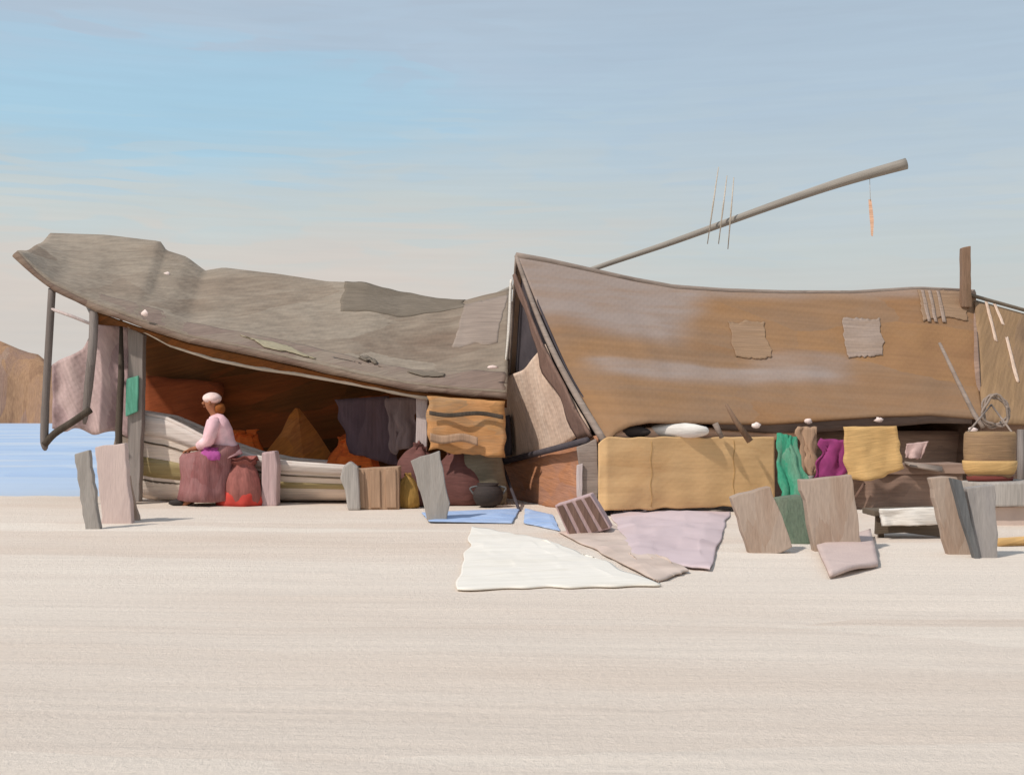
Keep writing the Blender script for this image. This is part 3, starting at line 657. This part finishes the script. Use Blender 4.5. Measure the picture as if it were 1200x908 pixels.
def hang(name, q, D, mat, label, cat, group=None, wob=.05, th=.02, bulge=0, lean=0, jit=.07):
    a, b, c, d = [P(x, y, D) for x, y in q]
    c.y += lean; d.y += lean
    f = bilin(a, b, c, d)
    def g(u, v):
        p = f(u, v); p.y += wob*nz((u*4+q[0][0], v*1.5, 0), 1)*(.3+v)+.03*math.sin(u*9+q[0][0])*v
        p.z -= bulge*math.sin(math.pi*u)*v
        p.x += jit*nz((v*4+q[0][0], 0, u*3), 1); p.z += jit*nz((u*4, q[0][0], 3), 1)*(.25+v); return p
    return single(name, sheet(g, 16, 14, th), mat, label, cat, group)
def hang_on(name, *a, **k): return hang(name, *a, **k)
g1 = 'cloths hung up along the stalls'
hang('hanging_cloth', [(392, 468), (456, 464), (470, 548), (410, 530)], 17.3, M['purple_dark'], 'dark purple cloth hanging in the shade left of the pale post', 'cloth', g1)
hang('hanging_cloth', [(452, 466), (489, 466), (488, 524), (458, 530)], 17.0, brush('grey_mauve', [(112, 94, 94), (132, 114, 112), (120, 96, 90)], (2, 2, 1)), 'grey mauve cloth hanging right beside the pale post', 'cloth', g1)
hang('wall_rug', [(168, 440), (262, 448), (258, 520), (170, 500)], 18.55, brush('rust', [(92, 48, 24), (138, 68, 34), (160, 82, 44), (112, 56, 26)], (1, 1, 5), rot=(0, R(14), 0), k=.75), 'rust red rug hung on the dark back wall behind the bow of the boat', 'rug', None, .05)
M['straw'] = brush('straw', [(150, 106, 48), (176, 132, 70), (160, 118, 60)], (4, 4, 8))
def basket(px, py, r, h, mat, label, seed):
    c = G(px, py); rt = root('basket', c, label, 'basket', 'baskets and sacks of the camp')
    obj('basket_body', *lathe(c, [(r*.7, 0), (r*.95, h*.2), (r, h*.55), (r*.9, h), (r*.82, h), (r*.85, h*.7), (r*.2, h*.5)], 28, 1, 1, seed, .14), mat, rt)
    obj('handle', *tube(smoothpath([c+Vector((-r*.85, 0, h*.9)), c+Vector((-r*.5, 0, h*1.45)), c+Vector((r*.4, 0, h*1.5)), c+Vector((r*.85, 0, h*.9))], 14), .018, 6), mat, rt)
    return rt
single('cloth_heap', sackform(Vector((P(288, 520, 17.9).x, 17.9, 0)), (.34, .25, .98), 61, .2, top=.5), M['orange_red'], 'rust orange cloth heap in the shade right behind the sitting person', 'cloth')
hang('hanging_cloth', [(500, 464), (592, 470), (592, 536), (502, 528)], 16.12, M['orange_cloth'], 'orange cloth hanging in the sun between the pale post and the tent gable', 'cloth', g1)
oc = [o for o in bpy.data.objects if o.get('label', '').startswith('orange cloth hanging')][0]
for (ya, yb, mt, xa, xb) in ((481, 486, 'dark_wood', 503, 590), (507, 517, 'tan', 504, 560)):
    f_ = sheet(lambda u, v: P(xa+(xb-xa)*u, ya+(yb-ya)*v+4*u+2*math.sin(u*7), 16.02+.02*math.sin(u*9)), 24, 3, .012)
    st_ = obj('stripe', f_[0], f_[1], M[mt], oc)
single('sack', sackform(Vector((P(566, 560, 16.4).x, 16.5, 0)), (.34, .25, 1.05), 21), M['olive'], 'tall olive grey sack standing beneath the orange hanging cloth', 'sack', 'sacks')
single('sack', sackform(G(492, 592), (.32, .26, .82), 27), M['maroon'], 'dark maroon sack behind the grey leaning board', 'sack', 'sacks')
single('sack', sackform(G(540, 591), (.40, .26, .74), 31, top=.4), M['maroon'], 'low dark maroon sack slumped between the grey board and the black pot', 'sack', 'sacks')
single('sack', sackform(G(478, 595), (.16, .16, .44), 37), M['ochre_sack'], 'small ochre sack between the tan crate and the grey leaning board', 'sack', 'sacks')
pt = root('cooking_pot', G(572, 594), 'black round pot with a bright rim on the sand near the blue cloth', 'pot')
c = G(572, 594)
obj('body', *lathe(c, [(.08, 0), (.16, .04), (.2, .12), (.2, .2), (.16, .27), (.13, .29), (.15, .32), (.12, .31), (.02, .22)], 24), M['charcoal'], pt)
obj('handle', *tube(smoothpath([c+Vector((-.14, 0, .28)), c+Vector((-.24, 0, .25)), c+Vector((-.18, 0, .16))], 10), .014, 6), M['slate'], pt)
obj('handle', *tube(smoothpath([c+Vector((.14, 0, .28)), c+Vector((.24, 0, .25)), c+Vector((.18, 0, .16))], 10), .014, 6), M['slate'], pt)
def crate(name, q, D, dep, mat, label, cat, slatmat=None, yaw=.0, nsl=3):
    a, b, c_, d = [P(x, y, D) for x, y in q]
    rt = root(name, Vector(((c_.x+d.x)/2, D+dep/2, max(0, min(c_.z, d.z)))), label, cat)
    off = Vector((yaw, dep, 0))
    obj('box', *prism([a, b, c_, d], off, .004), mat, rt, smooth=False, bevel=.012)
    f = bilin(a, b, c_, d)
    for i in range(nsl):
        t0 = (i+.18)/nsl; t1 = (i+.82)/nsl
        obj('slat', *prism([f(t0, .05)+Vector((0, -.02, 0)), f(t1, .05)+Vector((0, -.02, 0)), f(t1, .95)+Vector((0, -.02, 0)), f(t0, .95)+Vector((0, -.02, 0))], (0, .03, 0), .003), slatmat or mat, rt, smooth=False, bevel=.005)
    return rt
crate('wooden_crate', [(411, 550), (467, 547), (468, 597), (413, 597)], 15.6, .4, M['tan'], 'tan wooden crate under the canopy right of the pale grey stone', 'crate')
single('standing_stone', prism([P(398, 560, 15.5), P(402, 546, 15.5), P(410, 540, 15.5), P(419, 547, 15.5), P(421, 575, 15.5), P(422, 598, 15.5), P(407, 598, 15.5), P(404, 575, 15.5)], (0, .14, 0), .004), M['pale_grey'],
       'pale grey upright stone with rounded top against the tan crate', 'stone', smooth=False, bevel=.03)

# ------------------------------------------------------------------ seated person
def person():
    rt = root('person', G(266, 592)+Vector((0, -.02, 0)), 'person in pale pink blouse, mauve skirt and light headscarf sitting on a bale', 'person')
    o = Vector(rt.location); s = 1.06
    T = lambda x, y, z: o+Vector((x, y, z))*s
    M['skin'] = brush('skin', [(150, 98, 70), (172, 116, 86)], (4, 4, 4), bump=.05)
    vs = []; es = []; rs = []
    def v(p, r, par=None):
        vs.append(Vector(p)*s); rs.append(r*s); i = len(vs)-1
        if par is not None: es.append((par, i))
        return i
    pel = v((0, 0, .62), .13); sp = v((-.05, 0, .80), .115, pel); ch = v((-.10, 0, 1.0), .125, sp)
    nk0 = v((-.14, 0, 1.13), .06, ch); nk = v((-.17, 0, 1.2), .05, nk0); hd = v((-.2, 0, 1.265), .078, nk); h2 = v((-.2, 0, 1.33), .092, hd); h3 = v((-.185, 0, 1.395), .07, h2)
    for y in (-1, 1):
        sh_ = v((-.12, .17*y, 1.08), .062, ch); el = v((-.17, .23*y, .84), .043, sh_); wr = v((-.36, .12*y, .74), .028, el)
        pm = v((-.43, .10*y, .725), .036, wr)
        for k, (dy, ln) in enumerate(((-.03, .07), (-.01, .085), (.01, .08), (.03, .065))):
            f1 = v((-.47, .10*y+dy, .715), .010, pm); f2 = v((-.47-ln*.5, .10*y+dy, .70), .009, f1); v((-.47-ln*.8, .10*y+dy, .675), .008, f2)
        th = v((-.42, .10*y-.045*y, .72), .011, pm); v((-.46, .10*y-.055*y, .70), .009, th)
        hp = v((-.02, .10*y, .60), .10, pel); kn = v((-.44, .11*y, .57), .062, hp); an = v((-.42, .11*y, .09), .038, kn)
        to = v((-.48, .11*y, .04), .04, an); v((-.58, .11*y, .03), .03, to)
    me = bpy.data.meshes.new('person_skeleton'); me.from_pydata(vs, es, [])
    tmp = bpy.data.objects.new('person_skeleton', me); C.objects.link(tmp)
    m = tmp.modifiers.new('Skin', 'SKIN'); m.use_smooth_shade = True
    sv = me.skin_vertices[0].data
    for i, r in enumerate(rs): sv[i].radius = (r, r); sv[i].use_root = (i == 0)
    sb = tmp.modifiers.new('Sub', 'SUBSURF'); sb.levels = 2; sb.render_levels = 2
    dg = bpy.context.evaluated_depsgraph_get()
    bme = bpy.data.meshes.new_from_object(tmp.evaluated_get(dg)); bpy.data.objects.remove(tmp)
    # face features joined into the body
    V = [Vector(q.co) for q in bme.vertices]; Fc = [tuple(p.vertices) for p in bme.polygons]
    def bump(c, r, n=10):
        global_c = Vector(c)*s; vv, ff = blob(global_c-Vector((0, 0, r[2]*s)), (r[0]*s, r[1]*s, 2*r[2]*s), 1, n, 8, 0); return vv, ff
    feats = [bump((-.295, 0, 1.315), (.026, .014, .022)), bump((-.285, 0, 1.27), (.012, .028, .008)), bump((-.28, .035, 1.338), (.012, .013, .008)), bump((-.28, -.035, 1.338), (.012, .013, .008)),
             bump((-.195, .094, 1.32), (.018, .012, .03)), bump((-.195, -.094, 1.32), (.018, .012, .03))]
    V, Fc = merge((V, Fc), *feats)
    body = obj('body', [q+o for q in V], Fc, M['skin'], rt)
    # blouse
    M['pink'] = brush('pink', [(216, 168, 172), (232, 188, 192), (238, 202, 204)], (4, 4, 4), rot=(0, R(30), 0))
    M['mauve'] = brush('mauve', [(124, 82, 80), (148, 104, 102), (134, 84, 82), (164, 92, 96)], (4, 4, 3))
    M['scarf'] = brush('scarf', [(226, 190, 182), (238, 212, 204)], (8, 8, 8))
    M['hair'] = brush('hair', [(120, 68, 28), (150, 84, 34)], (8, 8, 8))
    tor = tube([T(.02, 0, .60), T(-.01, 0, .68), T(-.05, 0, .80), T(-.09, 0, .95), T(-.12, 0, 1.06), T(-.14, 0, 1.13), T(-.155, 0, 1.165)],
               [(.19, .21), (.18, .20), (.165, .17), (.2, .175), (.225, .15), (.15, .11), (.075, .075)], 22)
    sl = []
    for y in (-1, 1):
        sl.append(tube([T(-.10, .12*y, 1.06), T(-.125, .19*y, 1.05), T(-.15, .225*y, .94), T(-.175, .24*y, .84), T(-.24, .20*y, .80), T(-.31, .155*y, .765)], [.085, .10, .095, .085, .075, .065], 14))
    obj('blouse', *merge(tor, *sl), M['pink'], rt)
    V = []; Fc = []; nn = 44
    rings = [(.78, -.02, .17, .19), (.72, -.05, .22, .22), (.67, -.20, .37, .27), (.62, -.24, .36, .30), (.5, -.25, .345, .31), (.36, -.24, .335, .31), (.2, -.25, .345, .32), (.07, -.25, .37, .33), (.06, -.25, .33, .30)]
    for z, cx, rx, ry in rings:
        for k in range(nn):
            q = 2*math.pi*k/nn; fo = 1+(.17*nz((math.cos(q)*3.5, math.sin(q)*3.5, z*.8), 1, 2)*min(1, (.72-z)*2.2) if z < .70 else 0)
            V.append(T(cx+rx*fo*math.cos(q), ry*fo*math.sin(q), z+.02*nz((q, z, 0), 2)))
    for i in range(len(rings)-1):
        for k in range(nn): Fc.append((i*nn+k, i*nn+(k+1) % nn, (i+1)*nn+(k+1) % nn, (i+1)*nn+k))
    obj('skirt', V, Fc, M['mauve'], rt)
    obj('headscarf', *blob(T(-.187, 0, 1.30), (.118*s, .112*s, .155*s), 6, 20, 12, .06), M['scarf'], rt)
    obj('hair', *blob(T(-.085, 0, 1.17), (.07*s, .085*s, .15*s), 16, 16, 10, .12), M['hair'], rt)
    for y in (-1, 1):
        obj('shoe', *blob(T(-.60, .11*y, 0), (.13, .05, .09), 3, 16, 8, .05), M['charcoal'], rt)
person()
M['magenta'] = brush('magenta', [(164, 74, 136), (184, 92, 156)], (4, 4, 4))
pl = G(266, 592)
single('folded_cloth', sackform(pl+Vector((-.17, -.22, .62)), (.17, .11, .17), 12, .25, top=.7), M['magenta'], 'small magenta cloth lying on the lap of the sitting person', 'cloth', base=pl+Vector((-.17, -.22, .62)))

# ------------------------------------------------------------------ boards stuck in the sand
gb = 'boards stuck upright in the sand'
def board(q, mat, label, th=.09, lean=.12, name='sand_board', cat='board', yaw=0, yb=None, group=gb, bevel=.012):
    D = GD((q[-1][1]+q[-2][1])/2 if yb is None else yb)
    n = len(q); ym = min(y for _, y in q); yM = max(y for _, y in q)
    pts = []
    for x, y in q:
        d = D+lean*(yM-y)/(yM-ym)+yaw*(x-q[0][0])/100
        p = P(x, y, d)
        if y > yM-14: p.z = min(p.z, 0)-.04
        pts.append(p)
    return single(name, prism(pts, (0, th, 0), .011, .09), mat, label, cat, group, smooth=False, bevel=bevel)
board([(87, 532), (104, 527), (118, 622), (100, 619)], M['grey_board'], 'narrow pale grey board leaning left, first from the left border')
board([(111, 524), (146, 519), (155, 609), (120, 618)], M['pinkish'], 'pinkish board between two grey ones near the left border', th=.12)
board([(140, 560), (152, 557), (164, 608), (153, 613)], M['taupe'], 'short narrow taupe board right of the pinkish board', th=.06)
board([(481, 540), (515, 528), (527, 590), (523, 605), (508, 613), (503, 610)], M['grey_board'], 'grey board with a pointed foot beside the maroon sacks', th=.10)
board([(857, 583), (903, 570), (929, 641), (882, 655)], M['taupe'], 'broad taupe board in front of the ochre wall, left of the green cloth', th=.14)
board([(938, 562), (998, 556), (1012, 638), (956, 648)], M['taupe'], 'broad taupe board below the yellow hanging cloth', th=.14, yb=646)
board([(1090, 560), (1122, 559), (1143, 648), (1114, 652)], M['taupe'], 'tall taupe board standing left of the slate edged grey one', th=.10)
gbd = board([(1133, 572), (1166, 568), (1168, 610), (1170, 652), (1147, 656)], M['bluegrey'], 'grey board with a dark slate strip down its left edge', th=.12)
Dg = GD(654)
V, Fc = prism([P(1115, 560, Dg+.06), P(1127, 563, Dg+.06), P(1138, 610, Dg), P(1149, 655, Dg-.03), P(1143, 656, Dg-.03), P(1127, 605, Dg+.02)], (0, .08, 0), .004)
ob = obj('edge_strip', [Vector(v_) for v_ in V], Fc, M['slate'], gbd, smooth=False, bevel=.006)
single('pink_sheet', sheet(bilin(G(957, 642, .05), G(1020, 622, .06), G(1029, 662, .02), G(972, 676, .02)), 12, 12, .03, .02), M['pinkish'], 'pinkish sheet lying at the foot of the broad taupe board', 'sheet')

# ------------------------------------------------------------------ cloths and goods along the big tent
M['emerald'] = brush('emerald', [(74, 124, 98), (56, 140, 108), (104, 140, 116), (48, 130, 100)], (4, 4, 1.5))
M['greendark'] = brush('greendark', [(86, 104, 86), (110, 116, 98)], (4, 4, 1.5))
M['plum'] = brush('plum', [(122, 46, 92), (146, 58, 110), (104, 44, 82)], (3, 3, 3), rot=(0, R(30), 0))
M['yellow'] = brush('yellow', [(188, 150, 98), (200, 162, 108), (192, 152, 98)], (2, 2, 4), rot=(0, R(8), 0))
M['pale_pink'] = brush('pale_pink', [(196, 164, 156), (210, 180, 172)], (3, 3, 3))
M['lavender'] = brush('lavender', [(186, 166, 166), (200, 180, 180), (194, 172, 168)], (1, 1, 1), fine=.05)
M['blue'] = brush('blue', [(138, 160, 196), (152, 174, 208), (172, 186, 210), (184, 188, 202)], (1.2, 3, 2))
M['beige'] = brush('beige', [(186, 164, 150), (200, 180, 166), (190, 166, 156)], (1, 1, 1))
M['white_sheet'] = brush('white_sheet', [(214, 205, 190), (228, 220, 208), (222, 213, 200)], (.8, 2.5, 1), rot=(0, 0, R(-15)), fine=.05)
hang('hanging_cloth', [(910, 508), (934, 512), (944, 590), (906, 586)], 14.6, M['emerald'], 'emerald green cloth hanging at the end of the ochre wall', 'cloth', g1, lean=-.3)
single('green_bundle', prism([P(909, 584, 11.5), P(942, 580, 11.5), P(949, 610, 11.4), P(951, 638, 11.3), P(928, 640, 11.3), P(917, 610, 11.4)], (0, .2, 0), .015), M['greendark'],
       'dull green cloth bundle between the two broad taupe boards', 'bundle', smooth=False, bevel=.03, base=G(935, 638))
hang('hanging_cloth', [(935, 500), (957, 500), (956, 556), (938, 556)], 15.45, M['tan'], 'narrow tan cloth hanging between the green and the plum one', 'cloth', g1)
hang('hanging_cloth', [(962, 514), (992, 516), (990, 566), (955, 560)], 15.3, M['plum'], 'plum purple cloth hanging left of the yellow one', 'cloth', g1)
hang('hanging_cloth', [(988, 500), (1050, 499), (1059, 548), (992, 562)], 15.1, M['yellow'], 'yellow cloth with a rounded lower hem hanging under the eaves', 'cloth', g1, bulge=.06, th=.03)
hang('hanging_cloth', [(1062, 520), (1088, 517), (1080, 538), (1060, 536)], 15.9, M['pale_pink'], 'small pale pink cloth hanging right of the yellow one', 'cloth', g1, wob=.03, jit=.015)
single('water_jar', lathe(Vector((P(946, 560, 15.0).x, 15.0, .0)), [(.06, 0), (.12, .1), (.13, .26), (.08, .38), (.055, .43), (.08, .47), (.06, .46)], 20), M['pale_grey'], 'pale grey jar standing between the green and the plum cloth', 'jar')
single('roll_and_gap_fill', blob(P(795, 514, 14.97), (.40, .12, .20), 3, 24, 12, .1), M['white_cloth'], 'white rolled bedding tucked under the eaves above the ochre wall', 'roll', base=P(795, 514, 14.97))
single('roll_and_gap_fill', blob(P(734, 514, 14.8), (.30, .10, .17), 6, 24, 12, .08), M['charcoal'], 'black oval form added for the shaded gap under the eaves near the tent corner', 'roll', base=P(734, 514, 14.8))  # dark lump added where the gap opens on the shaded interior
# table / counter behind the boards
ct = root('trestle_table', Vector((P(1058, 600, 15.8).x, 15.8, 0)), 'dark brown trestle table behind the boards under the right half of the tent', 'table')
obj('tabletop', *prism([P(985, 545, 15.5), P(1132, 543, 15.5), P(1132, 555, 15.5), P(985, 556, 15.5)], (0, .6, 0), .004), M['taupe_wall'], ct, smooth=False, bevel=.01)
obj('table_skirt', *sheet(lambda u, v: P(990+138*u, 555+43*v, 15.56)+Vector((0, .03*math.sin(u*22), 0)), 40, 8, .02), M['taupe_wall'], ct)
obj('brush_stick', *tube([P(1013, 566, 15.4), P(1001, 585, 15.4)], .02, 6), M['brown_flap'], ct).name = 'strut'
for px in (998, 1122):
    for d in (15.6, 16.0):
        obj('leg', *tube([Vector((P(px, 550, 15.6).x, d, .50)), Vector((P(px, 550, 15.6).x, d, -.02))], .03, 8), M['dark_wood'], ct)
single('stick_bundle', merge(*[tube([P(1060+i*2, 542+i*1.2, 15.48-.03*i), P(1104, 548+i*1.3, 15.48-.03*i)], .018, 6) for i in range(4)]), M['seam'], 'thin sticks laid along the front edge of the brown table', 'sticks', base=P(1080, 552, 15.4))
hang('white_towel', [(1030, 596), (1098, 594), (1099, 614), (1032, 616)], 11.78, M['white_cloth'], 'white cloth strip draped over a dark shade block below the brown table', 'cloth', None, .03, .04, jit=.02)
bn = root('shade_block', Vector((P(1068, 620, 12).x, 12.0, 0)), 'low dark block added as the shadow below the white cloth strip', 'shade block')  # block added to give the dark shadow at the base of the white cloth
obj('shade_top', *prism([P(1024, 598, 11.84), P(1112, 596, 11.84), P(1112, 603, 11.84), P(1024, 605, 11.84)], (0, .4, 0), .004), M['boat_dark'], bn, smooth=False, bevel=.01)
obj('shade_front', *prism([P(1027, 605, 11.88), P(1110, 603, 11.88), P(1112, 630, 11.88), P(1060, 624, 11.88), P(1026, 626, 11.88)], (0, .05, 0), .004), M['boat_dark'], bn, smooth=False, bevel=.008)  # solid dark front, shadow put into its colour and shape
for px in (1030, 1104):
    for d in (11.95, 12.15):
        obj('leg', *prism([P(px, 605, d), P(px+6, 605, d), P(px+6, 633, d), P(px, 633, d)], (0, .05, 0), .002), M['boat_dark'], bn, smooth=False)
# right border goods
M['tan_dark'] = brush('tan_dark', [(124, 100, 78), (142, 114, 86), (156, 126, 88)], (2, 2, 6))
bk_ = root('hanging_basket', P(1160, 560, 13.6), 'brown basket with a yellow band and dark red base hanging near the right border', 'basket')
cb = P(1160, 560, 13.6)
obj('basket_body', *lathe(cb, [(.24, 0), (.27, .05), (.29, .14), (.29, .3), (.28, .5), (.26, .53), (.24, .5), (.1, .1)], 32, 1, .7, 3, .12), M['tan_dark'], bk_)
obj('band', *lathe(cb, [(.275, .05), (.302, .10), (.312, .17), (.309, .20), (.28, .20)], 32, 1.0, .72, 3, .12), M['yellow'], bk_)
obj('base_rim', *lathe(cb, [(.22, -.03), (.25, -.03), (.26, .0), (.255, .03), (.22, .03)], 24, 1, .7), brush('dark_red', [(120, 52, 46), (112, 62, 54)]), bk_)
obj('cord', *tube([cb+Vector((-.25, 0, .52)), P(1158, 497, 15.4)+Vector((0, -.1, .25))], .012, 6), M['seam'], bk_)
obj('cord', *tube([cb+Vector((.25, 0, .52)), P(1158, 497, 15.4)+Vector((0, -.1, .25))], .012, 6), M['seam'], bk_)
rp_ = root('rope_coil', P(1165, 500, 15.3), 'grey brown rope coil hooked on the eaves near the right border', 'rope')
cc = P(1163, 482, 15.25)
pts = []
for i in range(90):
    a = i/90*math.pi*2*3.1; r = .20+.03*math.sin(i*.7)
    pts.append(cc+Vector((math.cos(a)*r*.8, -.02*i/30-.06, math.sin(a)*r*.95)))
obj('coil', *tube(pts, .016, 6), M['seam'], rp_)
single('slim_pole', tube([P(1101, 402, 15.9), P(1122, 446, 15.6), P(1142, 486, 15.35), P(1152, 500, 15.2)], [.02, .028, .032, .03], 8), M['seam'], 'slim pale pole slanting down the ochre roof beside the rope coil', 'pole', base=P(1152, 500, 15.2))
gw = root('stone_trough', G(1190, 612), 'pale grey trough on the sand at the right border', 'trough')
obj('basin', *prism([P(1150, 566, 13.2), P(1240, 564, 13.2), P(1240, 592, 13.2), P(1150, 594, 13.2)], (0, .6, 0), .006), M['pale_grey'], gw, smooth=False, bevel=.02)
obj('foot', *prism([P(1158, 594, 13.3), P(1232, 592, 13.3), P(1232, 618, 13.3), P(1158, 618, 13.3)], (0, .4, 0), .006), M['beige'], gw, smooth=False, bevel=.01)
single('timber_beam', tube([G(1168, 636, .03), G(1290, 628, .03)], .045, 8), M['yellow'], 'yellowish beam lying on the sand at the right border', 'beam')
# things on the sand in front
def flat(name, q, mat, label, cat, z=.012, th=.012, wob=.01, group=None, nu=70, nv=46, amp=.02, jx=1.0):
    a, b, c_, d = [G(x, y, z) for x, y in q]; f = bilin(a, b, c_, d)
    def g(u, v):
        p = f(u, v); e = min(u, 1-u, v, 1-v)
        p.z = .022+(amp*(.5+nz((p.x*1.6, p.y*1.6, 0), 1))+amp*.9*abs(nz((p.x*2.6+p.y*1.2, p.y*1.9-p.x*.8, 6), 1))+.004*nz((p.x*9, p.y*6, 2), 1))*min(1, e*6)
        p.x += .05*jx*nz((u*6, v*6, 1), 1); p.y += .08*jx*nz((u*6, v*6, 4), 1); return p
    return single(name, sheet(lambda u, v: g(u, 1-v), nu, nv, th), mat, label, cat, group)
flat('ground_sheet', [(553, 617), (641, 633), (775, 686), (536, 691)], M['white_sheet'], 'white sheet spread on the sand in front of the tents', 'sheet', jx=1.5, amp=.016)
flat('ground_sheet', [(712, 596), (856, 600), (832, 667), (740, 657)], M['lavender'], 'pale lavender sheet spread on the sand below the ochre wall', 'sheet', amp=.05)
flat('ground_sheet', [(494, 601), (610, 596), (600, 613), (503, 611)], M['blue'], 'long blue sheet on the sand by the foot of the grey pointed board', 'sheet', jx=.25)
flat('ground_sheet', [(615, 596), (648, 604), (656, 622), (614, 613)], M['blue'], 'short blue sheet on the sand left of the mauve crate', 'sheet', jx=.25)
flat('ground_sheet', [(655, 624), (712, 612), (806, 668), (772, 682)], M['beige'], 'rumpled beige layer over the sand between the white and the lavender sheet', 'sheet', amp=.02)  # thin layer giving the sand a duller beige patch
crate('slatted_crate', [(650, 592), (692, 579), (716, 619), (668, 632)], 12.0, .35, M['lilac_pink'], 'mauve slatted crate tipped on its corner at the tent corner', 'crate', M['brown_flap'], .05, 4)
